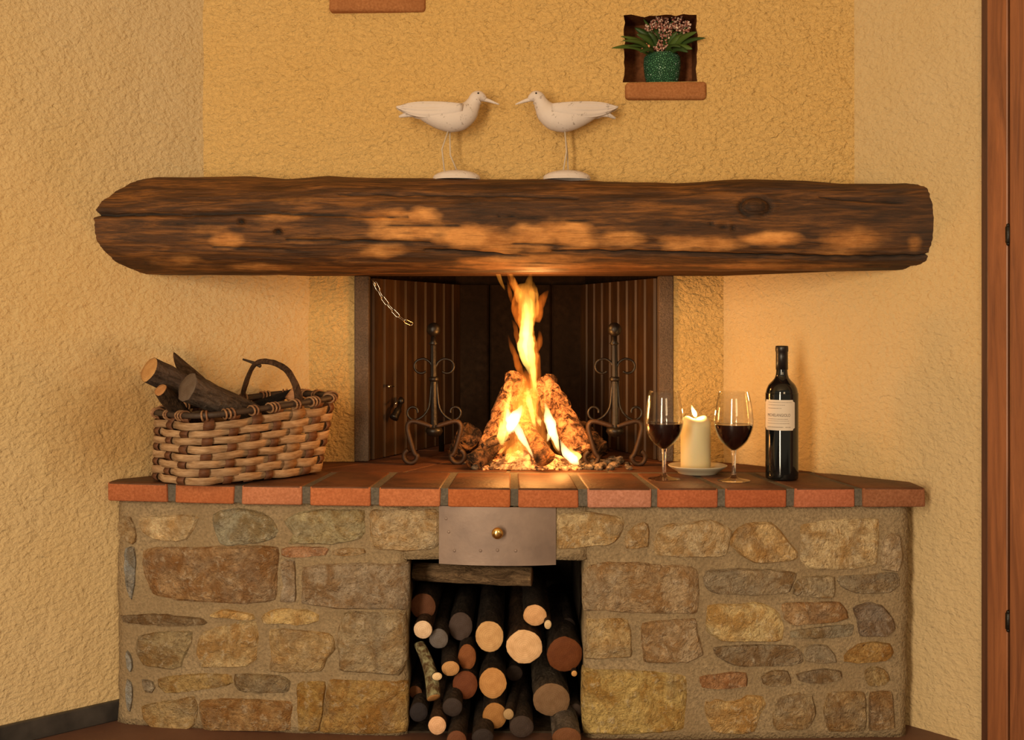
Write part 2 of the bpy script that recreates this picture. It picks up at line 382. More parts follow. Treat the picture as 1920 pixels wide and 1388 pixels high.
# ------------------------------------------------------------------ room shell
def quad_grid(a, b, z0, z1, nx, nz, amp=0):
    V = []; F = []
    a = Vector((a[0], a[1], 0)); b = Vector((b[0], b[1], 0)); nrm = Vector((-(b-a).y, (b-a).x, 0)).normalized()
    for j in range(nz+1):
        for i in range(nx+1):
            p = a.lerp(b, i/nx); p.z = z0+(z1-z0)*j/nz
            if amp: p += nrm*amp*(mnoise.noise(p*9)+.6*mnoise.noise(p*24))
            V.append(p)
    for j in range(nz):
        for i in range(nx):
            q = j*(nx+1)+i; F.append((q, q+1, q+nx+2, q+nx+1))
    return V, F
CEIL = 2.55
def slab(corners, z0, z1): return prism(corners, z0, z1)
tag(from_bm('floor', slab([(-3.4, -2.2), (3.4, -2.2), (3.4, 3.9), (-3.4, 3.9)], -.08, 0), M['floor'], smooth=False), kind='structure')
tag(from_bm('ceiling', slab([(-3.4, -.6), (3.4, -.6), (3.4, 3.9), (-3.4, 3.9)], CEIL, CEIL+.08), plain('ceiling_paint', (.72, .58, .36), .9), smooth=False), kind='structure')
def side_wall(name, fx, y0, y1, sgn, mat):
    V, F = quad_grid((fx(y0), y0), (fx(y1), y1), 0, CEIL, 90, 100, .0022)
    d = Vector((fx(y1)-fx(y0), y1-y0, 0)).normalized(); n = Vector((d.y, -d.x, 0))*sgn*-.1   # thickness behind
    V2, F2 = quad_grid((fx(y0)+n.x, y0+n.y), (fx(y1)+n.x, y1+n.y), 0, CEIL, 1, 1)
    return tag(mk(name, *merge((V, F), (V2, F2)), mat), kind='structure')
side_wall('wall_left', wl_x, 1.2, 3.03, 1, M['plaster_side'])
side_wall('wall_right', wr_x, 1.2, 3.03, -1, M['plaster_side'])
# chimney: hood above the beam, with a niche; lower breast with the fire opening
NX0, NX1 = (1170-CX)/FPX*2.745, (1305-CX)/FPX*2.745
NZ0, NZ1 = P(0, 155, 2.745).z, P(0, 30, 2.745).z
HZ0 = 1.016                                  # underside of the hood
def rough_quad(pts, nx, nz, amp):
    a, b, c, d = [Vector(p) for p in pts]; n = (b-a).cross(d-a).normalized(); V = []; F = []
    for j in range(nz+1):
        for i in range(nx+1):
            p = a.lerp(b, i/nx).lerp(d.lerp(c, i/nx), j/nz)
            V.append(p+n*amp*(mnoise.noise(p*9)+.6*mnoise.noise(p*24)))
    for j in range(nz):
        for i in range(nx):
            q = j*(nx+1)+i; F.append((q, q+1, q+nx+2, q+nx+1))
    return V, F
def hood_rect(x0, x1, z0, z1):
    return rough_quad([(x0, hood_y(x0), z0), (x1, hood_y(x1), z0), (x1, hood_y(x1), z1), (x0, hood_y(x0), z1)], max(2, int((x1-x0)/.015)), max(2, int((z1-z0)/.015)), .0022)
xl, xr = -.80, .83
def ragged(vf):
    out = []
    for v in vf[0]:
        v = v.copy()
        if NZ0-.01 < v.z < NZ1+.01 and NX0-.01 < v.x < NX1+.01:
            e = Vector((mnoise.noise(v*60), 0, mnoise.noise(v*60+Vector((4, 4, 4)))))*.0075
            if v.z < NZ0+.004: e.z = 0
            v += e
        out.append(v)
    return out, vf[1]
parts = [hood_rect(xl, NX0, HZ0, CEIL), hood_rect(NX1, xr, HZ0, CEIL), hood_rect(NX0, NX1, HZ0, NZ0), hood_rect(NX0, NX1, NZ1, CEIL)]
parts = [hood_rect(xl, NX0, HZ0, NZ0), hood_rect(xl, NX0, NZ0, NZ1), hood_rect(xl, NX0, NZ1, CEIL), hood_rect(NX1, xr, HZ0, NZ0), hood_rect(NX1, xr, NZ0, NZ1), hood_rect(NX1, xr, NZ1, CEIL), hood_rect(NX0, NX1, HZ0, NZ0), hood_rect(NX0, NX1, NZ1, CEIL)]
parts = [ragged(p) for p in parts]
back = tag(mk('wall_back', *merge(*parts), M['plaster']), kind='structure')
# lower breast: two plastered piers, with the dark rendered jambs at the opening
OX0, OX1 = (692-CX)/FPX*BREAST_Y, (1235-CX)/FPX*BREAST_Y
JX0, JX1 = (665-CX)/FPX*BREAST_Y, (1262-CX)/FPX*BREAST_Y
def pier(x0, x1):
    return rough_quad([(x0, BREAST_Y, SHELF-.05), (x1, BREAST_Y, SHELF-.05), (x1, BREAST_Y, HZ0), (x0, BREAST_Y, HZ0)], 8, 20, .003)
mk('pier', *merge(pier(-.60, JX0), pier(JX1, .60)), M['plaster'], back)
for x0, x1 in ((JX0, OX0), (OX1, JX1)):
    o = from_bm('jamb', box((x0+x1)/2, BREAST_Y+.012, (SHELF+HZ0)/2, x1-x0, .04, HZ0-SHELF, .003), M['jamb'], back, False)
# underside of the hood (smoked), open to the flue above the fire
us = []
for x0, x1, y0, y1 in ((-.80, .83, 2.70, 2.86), (-.80, .83, 2.86, BREAST_Y+.01)):
    us.append(([(x0, y0, HZ0), (x1, y0, HZ0), (x1, y1, HZ0), (x0, y1, HZ0)], [(0, 1, 2, 3)]))
mk('hood_underside', *merge(*us), M['hood_under'], back, False)
# niche lining
def niche(x0, x1, z0, z1, dep):
    ya, yb = hood_y(x0)+.005, hood_y(x1)+.005
    A = [(x0, ya, z0), (x1, yb, z0), (x1, yb, z1), (x0, ya, z1)]; B = [(x, y+dep, z) for x, y, z in A]
    V = A+B; F = [(4, 5, 6, 7), (0, 1, 5, 4), (3, 7, 6, 2), (0, 4, 7, 3), (1, 2, 6, 5)]
    return V, F
mk('niche_lining', *niche(NX0-.006, NX1+.006, NZ0, NZ1+.006, .11), gritty('niche_terracotta', (.22, .08, .033), 90, .5), back, False)
SILLC = (.40, .17, .065)
def sill(px0, px1, pyt, pyb, proud):
    y = 2.73; a = P(px0, pyb, y); b = P(px1, pyt, y); xm = (a.x+b.x)/2
    bm = box(xm, hood_y(xm)-proud+.07, (a.z+b.z)/2, b.x-a.x, .14, b.z-a.z, .008, 3)
    for v in bm.verts: v.co += Vector((mnoise.noise(v.co*40), mnoise.noise(v.co*40+Vector((5, 5, 5))), mnoise.noise(v.co*40+Vector((9, 1, 3)))))*.0022
    return from_bm('sill_brick', bm, M['brick'], back, True, None, SILLC)
sill(1173, 1324, 154, 187, .016)
sill(613, 795, -22, 14, .016)
# baseboard on the left wall
a, b = Vector((wl_x(1.3), 1.3, 0)), Vector((wl_x(2.70), 2.70, 0)); d = (b-a).normalized(); n = Vector((d.y, -d.x, 0))
poly = [a, b, b+n*.013, a+n*.013]
tag(from_bm('baseboard_left', prism([(p.x, p.y) for p in poly], 0, .0445, .002, 1), M['slate'], smooth=False), kind='structure')
# wooden door on the right wall
def rw(s, out=0.0):   # s metres along the right wall from where the door begins, towards the viewer
    y = 2.478; d = Vector((.872, -1, 0)).normalized(); n = Vector((-d.y*-1, d.x*-1, 0)); n = Vector((-1, -.872, 0)).normalized()
    p = Vector((wr_x(y), y, 0))+d*s+n*out; return p
door = tag(bpy.data.objects.new('door_1', None), kind='structure'); COL.objects.link(door); WORLD[door] = Vector((0, 0, 0))
def board(name, s0, s1, o0, o1, z0, z1, mat, par, bev=.003):
    pts = [rw(s0, o0), rw(s1, o0), rw(s1, o1), rw(s0, o1)]
    return from_bm(name, prism([(p.x, p.y) for p in pts], z0, z1, bev, 2), mat, par, False)
board('frame_edge', 0.0, .017, -.01, .012, 0, 2.15, M['door_edge'], door)
fr_ = board('frame_post', .017, .062, -.01, .020, 0, 2.15, M['door_wood'], door)
board('frame_bead', .062, .068, -.01, .010, 0, 2.15, M['door_edge'], door)
lf = board('door_stile', .068, .17, -.01, .026, .01, 2.13, M['door_wood'], door)
for k in range(5): board('door_plank', .171+.1*k, .27+.1*k, -.01, .018, .01, 2.13, M['door_wood'], door)
board('frame_head', 0, .68, -.01, .020, 2.15, 2.22, M['door_wood'], door)
for py in (440, 1165):
    q = rw(.064, .023); z = CAMZ-(py-HY)/FPX*q.y
    mk('hinge', *merge(lathe([(.0045, -.017), (.0055, -.016), (.0055, .016), (.0045, .017)], (q.x, q.y, z), 12), ball((q.x, q.y, z+.019), .004, 8, 6), ball((q.x, q.y, z-.019), .004, 8, 6)), M['iron'], door)

# ------------------------------------------------------------------ stone fireplace
fp = empty('fireplace', (0, 2.55, 0), 'stone fireplace with a curved base of field stones and a red brick hearth', 'fireplace')
BL, BRr = -.883, .858
SX0, SX1 = (762-CX)/FPX*2.545, (1095-CX)/FPX*2.545
SZ = .383; BTOP = SHELF-BR_H
def curved_block(x0, x1, z0, z1, yback, side_l=False, side_r=False):
    nx = max(3, int((x1-x0)/.02)); nz = max(3, int((z1-z0)/.02)); V = []; F = []
    for j in range(nz+1):
        for i in range(nx+1):
            x = x0+(x1-x0)*i/nx; z = z0+(z1-z0)*j/nz
            p = Vector((x, front_y(x)+.024, z)); k = mnoise.noise(p*14)*.0045+mnoise.noise(p*40)*.002
            if (i in (0, nx)): p.x += mnoise.noise(p*18)*.007
            if j in (0, nz) and 0 < z < BTOP-.02: p.z += mnoise.noise(p*18)*.004
            V.append((p.x, p.y+k+(.012 if i in (0, nx) else 0), p.z))
    for j in range(nz):
        for i in range(nx):
            q = j*(nx+1)+i; F.append((q, q+1, q+nx+2, q+nx+1))
    b = len(V); n1 = nx+1
    loop = list(range(0, nx+1))+[j*n1+nx for j in range(1, nz+1)]+[nz*n1+i for i in range(nx-1, -1, -1)]+[j*n1 for j in range(nz-1, 0, -1)]
    for i in loop: V.append((V[i][0], yback, V[i][2]))
    m = len(loop)
    for k in range(m): F.append((loop[k], loop[(k+1) % m], b+(k+1) % m, b+k))
    F.append(tuple(b+k for k in range(m)))
    return V, F
mk('mortar_core', *merge(curved_block(BL, SX0, 0, BTOP, 2.70), curved_block(SX1, BRr, 0, BTOP, 2.70), curved_block(SX0-.01, SX1+.01, SZ, BTOP, 2.70)), M['mortar'], fp)
V = []; F = []   # walls of the log store behind the opening
def addbox(vf, x0, x1, y0, y1, z0, z1):
    bm = box((x0+x1)/2, (y0+y1)/2, (z0+z1)/2, x1-x0, y1-y0, z1-z0); bm.verts.index_update()
    vf.append(([v.co.copy() for v in bm.verts], [[v.index for v in f.verts] for f in bm.faces])); bm.free()
vf = []
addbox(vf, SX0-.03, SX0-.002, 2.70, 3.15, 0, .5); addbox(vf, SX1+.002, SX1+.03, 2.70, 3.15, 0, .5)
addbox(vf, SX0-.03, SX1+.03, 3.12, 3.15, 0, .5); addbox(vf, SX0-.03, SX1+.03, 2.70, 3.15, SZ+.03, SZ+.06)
addbox(vf, SX0, SX1, 2.56, 3.12, 0, .004)  # dark sheet over the store floor, standing in for the shade there
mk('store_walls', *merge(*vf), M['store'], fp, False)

LT = lambda p: (180+p[0]/2.843, 900+p[1]/2.843)
RT = lambda p: (1060+p[0]/2.8235, 900+p[1]/2.8235)
STONES_L = [
 ([(118,215),(150,190),(190,195),(213,270),(213,330),(195,352),(150,330),(112,280)], (160,128,86)),
 ([(225,205),(300,195),(520,190),(545,205),(520,260),(480,320),(430,330),(330,325),(265,300),(228,255)], (205,166,112)),
 ([(620,190),(660,165),(760,155),(880,175),(940,215),(968,270),(950,315),(840,340),(700,352),(655,340),(635,270)], (150,134,100)),
 ([(1080,175),(1200,160),(1420,165),(1425,280),(1400,320),(1260,345),(1020,340),(1060,290),(1000,220)], (162,138,92)),
 ([(1465,165),(1600,160),(1800,160),(1825,175),(1825,360),(1760,375),(1650,378),(1470,370)], (188,152,104)),
 ([(150,365),(205,360),(213,450),(205,560),(190,650),(165,600),(150,480)], (128,124,112)),
 ([(245,375),(330,365),(560,362),(700,355),(860,360),(955,370),(950,500),(945,640),(800,660),(600,650),(400,640),(290,620),(260,520),(245,440)], (146,104,62)),
 ([(990,365),(1100,355),(1245,365),(1225,405),(1100,415),(985,410)], (182,124,82)),
 ([(980,445),(1010,425),(1060,430),(1065,655),(975,655),(1000,560)], (160,132,100)),
 ([(1105,470),(1200,455),(1400,450),(1655,450),(1650,690),(1480,690),(1280,685),(1100,660),(1108,560)], (150,122,90)),
 ([(600,730),(640,700),(700,692),(760,702),(835,715),(845,750),(760,745),(690,735)], (206,162,98)),
 ([(880,735),(930,700),(1000,688),(1120,695),(1190,720),(1180,760),(1100,775),(1000,768),(885,765)], (204,158,90)),
 ([(1320,710),(1420,708),(1645,720),(1650,960),(1610,1045),(1460,1030),(1295,1015),(1310,950),(1285,890),(1300,790)], (152,122,82)),
 ([(230,830),(320,815),(510,810),(505,870),(460,960),(460,1000),(380,1010),(250,990),(210,910)], (144,116,74)),
 ([(545,870),(570,820),(640,795),(760,760),(845,757),(868,850),(860,960),(800,1000),(720,1000),(560,1000),(540,940)], (184,146,92)),
 ([(925,800),(1000,797),(1200,815),(1260,835),(1270,910),(1225,950),(1195,1025),(1000,1030),(925,1025),(935,940)], (176,136,82)),
 ([(330,1060),(420,1045),(600,1035),(725,1040),(730,1090),(640,1110),(500,1130),(370,1140),(330,1110)], (156,118,62)),
 ([(740,1035),(860,1040),(1000,1050),(1035,1075),(1025,1135),(900,1140),(760,1130),(735,1090)], (124,98,62)),
 ([(240,1210),(330,1190),(420,1180),(520,1155),(530,1200),(530,1300),(480,1340),(300,1330),(250,1280)], (160,124,74)),
 ([(560,1180),(700,1170),(860,1175),(1040,1185),(1045,1340),(800,1340),(580,1335),(560,1260)], (148,104,56)),
 ([(1070,1090),(1100,1078),(1220,1080),(1215,1180),(1190,1345),(1080,1345),(1070,1200)], (158,114,48)),
 ([(1240,1070),(1400,1075),(1650,1085),(1650,1340),(1600,1350),(1420,1355),(1195,1345),(1225,1180)], (160,116,54)),
 ([(160,905),(185,930),(197,1000),(187,1035),(165,1000)], (140,132,116)),
 ([(158,1060),(187,1080),(192,1180),(177,1250),(158,1200)], (138,130,114)),
 ([(130,725),(300,715),(560,742),(590,770),(400,783),(150,762)], (112,86,56)),
 ([(240,1060),(300,1075),(315,1110),(300,1145),(255,1135)], (122,104,80)),
 ([(1260,375),(1340,362),(1430,368),(1440,395),(1350,408),(1250,405)], (170,134,90)),
]
STONES_R = [
 ([(-40,190),(0,180),(120,175),(300,195),(312,230),(290,300),(240,345),(100,355),(-40,372)], (196,158,104)),
 ([(310,300),(360,250),(415,222),(440,235),(440,340),(445,362),(380,365),(320,368)], (182,146,98)),
 ([(485,290),(540,240),(640,235),(740,215),(800,225),(880,270),(870,330),(845,410),(760,408),(600,412),(480,400),(475,340)], (192,156,106)),
 ([(875,320),(920,260),(960,235),(1090,228),(1140,270),(1180,330),(1230,380),(1235,420),(1150,435),(1000,440),(930,395),(880,350)], (190,146,88)),
 ([(1245,235),(1400,215),(1660,210),(1658,300),(1645,450),(1500,475),(1290,470),(1245,420),(1255,300)], (196,158,104)),
 ([(1690,300),(1730,280),(1770,290),(1780,400),(1765,485),(1680,480),(1670,400)], (168,136,96)),
 ([(110,490),(150,455),(270,440),(400,440),(520,460),(600,450),(690,480),(700,580),(695,705),(500,708),(300,700),(110,690)], (166,130,88)),
 ([(750,480),(900,472),(1100,480),(1230,490),(1200,560),(1190,600),(1000,610),(780,600),(740,550)], (146,118,82)),
 ([(1235,520),(1330,510),(1425,512),(1425,630),(1330,625),(1200,610),(1210,560)], (150,122,84)),
 ([(1450,510),(1600,500),(1765,492),(1775,560),(1720,600),(1550,605),(1470,570),(1440,540)], (134,110,78)),
 ([(755,670),(830,660),(950,665),(1000,650),(1070,670),(1130,710),(1155,780),(1150,855),(950,858),(830,855),(750,800)], (204,164,100)),
 ([(1150,655),(1300,650),(1450,650),(1490,690),(1500,740),(1390,760),(1200,775),(1165,740)], (162,118,72)),
 ([(1520,680),(1600,650),(1680,670),(1730,730),(1750,790),(1700,830),(1560,830),(1550,740)], (126,104,82)),
 ([(1190,800),(1390,775),(1530,768),(1525,830),(1380,838),(1200,842)], (144,122,88)),
 ([(115,745),(230,735),(330,740),(345,800),(350,940),(230,945),(105,950),(120,850)], (182,142,86)),
 ([(405,760),(500,745),(690,735),(700,820),(735,930),(640,970),(420,965),(410,880)], (164,130,90)),
 ([(785,890),(900,880),(1100,875),(1210,880),(1260,920),(1265,970),(1150,990),(900,985),(810,940)], (132,108,78)),
 ([(1270,900),(1320,870),(1390,880),(1430,930),(1440,970),(1350,975),(1270,960)], (142,116,82)),
 ([(1475,930),(1550,870),(1650,860),(1720,870),(1745,920),(1700,960),(1570,970),(1480,970)], (164,118,56)),
 ([(105,1010),(300,1010),(450,1020),(640,1040),(630,1180),(630,1320),(500,1340),(300,1345),(110,1340),(100,1180)], (182,142,72)),
 ([(710,1040),(850,1025),(958,1020),(965,1095),(850,1110),(720,1105)], (148,94,52)),
 ([(740,1170),(770,1190),(800,1160),(850,1180),(930,1170),(960,1145),(1040,1150),(1070,1190),(1030,1250),(1005,1340),(900,1350),(780,1340),(745,1240)], (192,148,86)),
 ([(1030,1040),(1100,1010),(1180,1010),(1200,1080),(1150,1095),(1050,1090)], (136,106,68)),
 ([(1220,1030),(1350,1000),(1460,1010),(1470,1050),(1380,1080),(1240,1070)], (128,102,70)),
 ([(1580,1010),(1620,985),(1690,1000),(1730,1060),(1690,1090),(1610,1100),(1585,1060)], (154,120,70)),
 ([(1130,1160),(1240,1130),(1310,1140),(1330,1240),(1280,1320),(1110,1330),(1100,1240)], (152,120,78)),
 ([(1390,1130),(1490,1120),(1590,1130),(1590,1330),(1400,1335),(1370,1240)], (142,106,62)),
 ([(1612,1130),(1730,1120),(1740,1320),(1612,1330)], (138,100,58)),
]
def stone(poly, colr):
    pts = [on_front(px, py, .02) for px, py in poly]
    # resample, jitter and soften the outline
    out = []
    n = len(pts)
    for i in range(n):
        a = Vector(pts[i]); b = Vector(pts[(i+1) % n]); k = max(1, int((b-a).length/.011))
        for s in range(k): out.append(a.lerp(b, s/k))
    m = len(out)
    sm = [out[i]*.7+(out[i-1]+out[(i+1) % m])*.15 for i in range(m)]
    cx = sum(p.x for p in sm)/m; cz = sum(p.y for p in sm)/m
    size = max(max(p.x for p in sm)-min(p.x for p in sm), max(p.y for p in sm)-min(p.y for p in sm))
    h = .004+.006*random.random()+.002*min(1, size/.2)
    sd = Vector((random.random()*50, random.random()*50, 0))
    tx, tz = random.uniform(-.03, .03), random.uniform(-.05, .03)
    V = []; F = []
    rings = [(1.06, .03, 0), (1.06, .0035, .8), (1.015, -h*.35, 1.1), (.95, -h, 1.2), (.78, -h*1.05, 1.6), (.56, -h*1.1, 1.8), (.3, -h*1.1, 1.8)]
    for s, d, amp in rings:
        for p in sm:
            q = Vector((cx+(p.x-cx)*s, 0, cz+(p.y-cz)*s))
            if d < .02:
                q.x += mnoise.noise(q*70+sd)*.0022; q.z += mnoise.noise(q*70-sd)*.0022
            y = front_y(q.x)+.024+d+amp*.0026*(mnoise.noise(q*26+sd)+.6*mnoise.noise(q*60+sd))
            if d < -.002: y += (q.x-cx)*tx+(q.z-cz)*tz
            V.append((q.x, y, q.z))
    for r in range(len(rings)-1):
        for i in range(m):
            F.append((r*m+i, r*m+(i+1) % m, (r+1)*m+(i+1) % m, (r+1)*m+i))
    c = len(V); V.append((cx, front_y(cx)+.024-h*1.1, cz)); r = (len(rings)-1)*m
    for i in range(m): F.append((r+i, r+(i+1) % m, c))
    # own origin per stone
    ac = alb(colr, (.78, .615, .43)); ac = tuple((ac[i]*.78+(.42, .31, .195)[i]*.22)*1.62 for i in range(3))
    o = mk('stone', V, F, M['stone'], fp, True, None, ac)
    return sharp(o, 50)
for p, c in STONES_L: stone([LT(q) for q in p], c)
for p, c in STONES_R: stone([RT(q) for q in p], c)

# front row of hearth bricks, joints between them
EDG = [(202,313),(328,438),(453,566),(581,694),(710,826),(840,957),(972,1085),(1101,1222),(1233,1347),(1361,1476),(1491,1604),(1619,1735)]
BCOL = [(188,96,44),(205,106,48),(212,120,64),(208,108,50),(214,114,54),(205,102,42),(202,102,46),(212,126,76),(198,98,46),(192,92,42),(202,106,56),(164,92,46)]
def clip_wall(x, y):
    return max(wl_x(y)+.001, min(wr_x(y)-.001, x))
def px_front(px): return on_front(px, 912)[0]
DEP = .255
for (a, b), c in zip(EDG, BCOL):
    x0, x1 = px_front(a), px_front(b); f = .945
    yb0, yb1 = front_y(x0)+DEP, front_y(x1)+DEP
    j = random.uniform(-.002, .002)
    if a == 202:
        poly = [(x0, front_y(x0)), (x1, front_y(x1)), (x1*f, yb1), (wl_x(yb1-.02)+.002, yb1-.02), (x0+.001, (x0+3.758)/1.08-.003)]
    elif b == 1735:
        poly = [(x0, front_y(x0)), (x1, front_y(x1)), (x1, (3.157-x1)/.872-.003), (wr_x(yb0-.02)-.002, yb0-.02), (x0*f, yb0)]
    else:
        poly = [(x0, front_y(x0)+j), (x1, front_y(x1)+j), (x1*f, yb1), (x0*f, yb0)]
    bm = prism(poly, SHELF-BR_H, SHELF, .004, 2)
    for v in bm.verts: v.co += Vector((mnoise.noise(v.co*33), mnoise.noise(v.co*33+Vector((3, 7, 1))), .5*mnoise.noise(v.co*33+Vector((8, 2, 6)))))*.0018
    ob = from_bm('brick', bm, M['brick'], fp, True, None, alb(c, (1.22, .86, .44)))
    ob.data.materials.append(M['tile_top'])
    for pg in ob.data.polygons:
        if pg.normal.z > .35: pg.material_index = 1  # upward faces take the painted-in shade
# grey joint bed under and between the bricks
poly = [(px_front(208), front_y(px_front(208))+.006)]+[(px_front(p), front_y(px_front(p))+.006) for p in range(260, 1730, 60)]+[(px_front(1728), front_y(px_front(1728))+.006)]
poly += [(wr_x(2.66)-.004, 2.66), (.60, 2.92), (.5, 3.0), (-.51, 3.0), (-.6, 2.915), (wl_x(2.72)+.004, 2.72)]
from_bm('joint_bed', prism(poly, SHELF-BR_H+.003, SHELF-.0025), M['joint'], fp, False)
# hearth tiles behind the front row, on into the firebox
rows = [(2.79, 2.945, 6), (2.95, 3.10, 6), (3.105, 3.26, 6), (3.265, 3.42, 5), (3.425, 3.56, 4)]
for ri, (y0, y1, n) in enumerate(rows):
    def lim(y):
        if y < 2.995: return wl_x(y)+.004, wr_x(y)-.004
        k = min(1, max(0, (y-3.0)/.52)); return -.372+.205*k, .382-.165*k
    y0a = y0
    for k in range(n):
        a0, b0 = lim(y0a); a1, b1 = lim(y1)
        a0 = max(a0, a1-.15) if ri else a0
        s0, s1 = k/n, (k+1)/n; g = .004
        def L(y, s, gg):
            lo, hi = lim(y); return lo+(hi-lo)*s+gg
        yy0 = max(y0, 0); 
        poly = [(L(y0, s0, g), y0), (L(y0, s1, -g), y0), (L(y1, s1, -g), y1), (L(y1, s0, g), y1)]
        bm = prism(poly, SHELF-.03, SHELF-random.random()*.0012, .002, 1)
        q = random.uniform(.75, 1.1)
        from_bm('tile', bm, M['tile'], fp, False, None, (.13*q, .048*q, .020*q))
# firebox: splayed ribbed panels, soot behind, open flue
FB = [(OX0-.002, BREAST_Y+.03), (-.162, 3.53), (.212, 3.53), (OX1+.002, BREAST_Y+.03)]
fbx = empty('firebox', WORLD[fp]); fbx.parent = fp; fbx.location = (0, 0, 0); WORLD[fbx] = WORLD[fp].copy()
ZP1 = HZ0-.005
for si, nplank in ((0, 9), (1, 4), (2, 9)):
    a = Vector((*FB[si], 0)); b = Vector((*FB[si+1], 0)); d = (b-a)/nplank; du = d.normalized(); nrm = Vector((-du.y, du.x, 0))
    if nrm.y > 0 and si == 1: nrm = -nrm
    if si == 0 and nrm.x < 0: nrm = -nrm
    if si == 2 and nrm.x > 0: nrm = -nrm
    for k in range(nplank):
        p = a+d*k+du*.002; q = a+d*(k+1)-du*.002; pr = .010
        poly = [p-nrm*.01, q-nrm*.01, q+nrm*pr*.4, q-du*.005+nrm*pr, p+du*.005+nrm*pr, p+nrm*pr*.4]
        from_bm('panel_rib', prism([(v.x, v.y) for v in poly], SHELF+.001, ZP1), M['soot'] if si == 1 else M['panel'], fbx, False)
vf = []
for si in range(3):
    a = Vector((*FB[si], 0)); b = Vector((*FB[si+1], 0)); du = (b-a).normalized(); nrm = Vector((-du.y, du.x, 0))
    nrm = nrm if (nrm.y > 0) else -nrm
    if si == 0: nrm = Vector((-abs(nrm.x), abs(nrm.y), 0))
    if si == 2: nrm = Vector((abs(nrm.x), abs(nrm.y), 0))
    A = a-du*.01+nrm*.012; B = b+du*.01+nrm*.012
    bm = prism([(A.x, A.y), (B.x, B.y), (B.x+nrm.x*.05, B.y+nrm.y*.05), (A.x+nrm.x*.05, A.y+nrm.y*.05)], SHELF-.03, CEIL-.3); bm.verts.index_update()
    vf.append(([v.co.copy() for v in bm.verts], [[v.index for v in f.verts] for f in bm.faces])); bm.free()
addbox(vf, -.42, .42, 2.98, 3.02, HZ0+.002, CEIL-.3)        # front of the flue above the opening
addbox(vf, -.45, .45, 2.98, 3.62, CEIL-.32, CEIL-.28)
mk('firebox_shell', *merge(*vf), M['soot'], fbx, False)
# thin pale lip of the hood above the opening
# latch with a bright spring on the left panel
q0 = P(745, 745, 3.10); q1 = P(738, 790, 3.07)
mk('latch', *merge(tube(smooth_path([P(752, 748, 3.13), P(748, 765, 3.09), P(738, 785, 3.07)], 5), [.006]*6+[.010]*3+[.012]*2, 10), ball(P(752, 752, 3.10), .009, 10, 7)), M['iron'], fbx)
mk('latch_pin', *merge(tube([P(727, 723, 3.08), P(738, 725, 3.10)], .0025, 8), ball(P(729, 725, 3.075), .0042, 8, 6)), M['steel'], fbx)
mk('latch_pin', *merge(tube([P(741, 757, 3.07), P(747, 751, 3.09)], .0025, 8), ball(P(742, 757, 3.065), .0035, 8, 6)), M['steel'], fbx)
# ash door plate below the hearth
pl = []
x0, x1 = px_front(822), px_front(1043); z1 = on_front(930, 952)[1]; z0 = on_front(930, 1062)[1]
nx, nz = 24, 10
V = []; F = []
for s, off in ((0, 0.0), (1, .004)):
    for j in range(nz+1):
        for i in range(nx+1):
            u = i/nx; x = x0+(x1-x0)*u; y = front_y(x)+.004+.026*(2*u-1)**2*.6+off
            V.append((x, y, z0+(z1-z0)*j/nz))
N1 = (nx+1)*(nz+1)
for s in (0, 1):
    for j in range(nz):
        for i in range(nx):
            q = s*N1+j*(nx+1)+i; F.append((q, q+1, q+nx+2, q+nx+1))
for i in range(nx): F += [(i, i+1, N1+i+1, N1+i), (nz*(nx+1)+i, nz*(nx+1)+i+1, N1+nz*(nx+1)+i+1, N1+nz*(nx+1)+i)]
for j in range(nz):
    q = j*(nx+1); F += [(q, q+nx+1, N1+q+nx+1, N1+q), (q+nx, q+2*nx+1, N1+q+2*nx+1, N1+q+nx)]
door_pl = sharp(mk('ash_door', V, F, M['plate'], fp), 30)
kx, kz = on_front(933, 998); ky = front_y(kx)+.004
prof = [(.0085, 0), (.0085, .002), (.004, .004), (.004, .010), (.009, .013), (.0125, .018), (.0125, .021), (.009, .0245), (.004, .026)]
kv, kf = lathe(prof, (0, 0, 0), 24)
mk('knob', [(kx+v[0], ky-v[2], kz+v[1]) for v in kv], kf, M['brass'], door_pl)
for px, py in ((836, 975), (841, 1000), (901, 1034), (933, 1033), (967, 1034), (852, 1035)):
    rx, rz = on_front(px, py); u = (rx-x0)/(x1-x0); ry = front_y(rx)+.004+.026*(2*u-1)**2*.6
    rv, rf = lathe([(.0035, 0), (.0033, .0006), (.002, .001)], (0, 0, 0), 12)
    mk('rivet', [(rx+v[0], ry-v[2], rz+v[1]) for v in rv], rf, M['plate'], door_pl)

# ------------------------------------------------------------------ mantel beam
TOPP = [(150,352),(235,345),(300,335),(470,334),(540,337),(620,331),(700,334),(900,338),(1050,339),(1180,343),(1260,345),(1330,341),(1400,339),(1500,343),(1560,348),(1700,347),(1790,349)]
BOTP = [(150,514),(300,516),(500,517),(660,515),(800,512),(930,509),(1260,507),(1660,508),(1790,508)]
def beam_yc(x): return 2.695-.027*x
def pr(v): return CX+FPX*v[0]/v[1], HY-FPX*(v[2]-CAMZ)/v[1]
CRACKS = [([(165,401),(361,401),(509,398),(677,405),(762,407)], 3.4, .012), ([(542,451),(680,454),(800,456)], 2.6, .009), ([(640,364),(960,366),(1080,372)], 1.8, .006),
          ([(1040,471),(1221,474),(1372,479),(1632,484),(1744,478)], 2.6, .010), ([(940,405),(1156,418),(1330,420),(1385,433)], 1.8, .006), ([(800,469),(880,474),(970,480)], 2.2, .008),
          ([(1540,370),(1640,378),(1700,380)], 1.6, .005), ([(400,464),(560,470)], 1.5, .004), ([(680,420),(760,424),(900,421)], 1.3, .004), ([(960,458),(1070,462)], 1.5, .005), ([(330,420),(470,418)], 1.3, .004)]
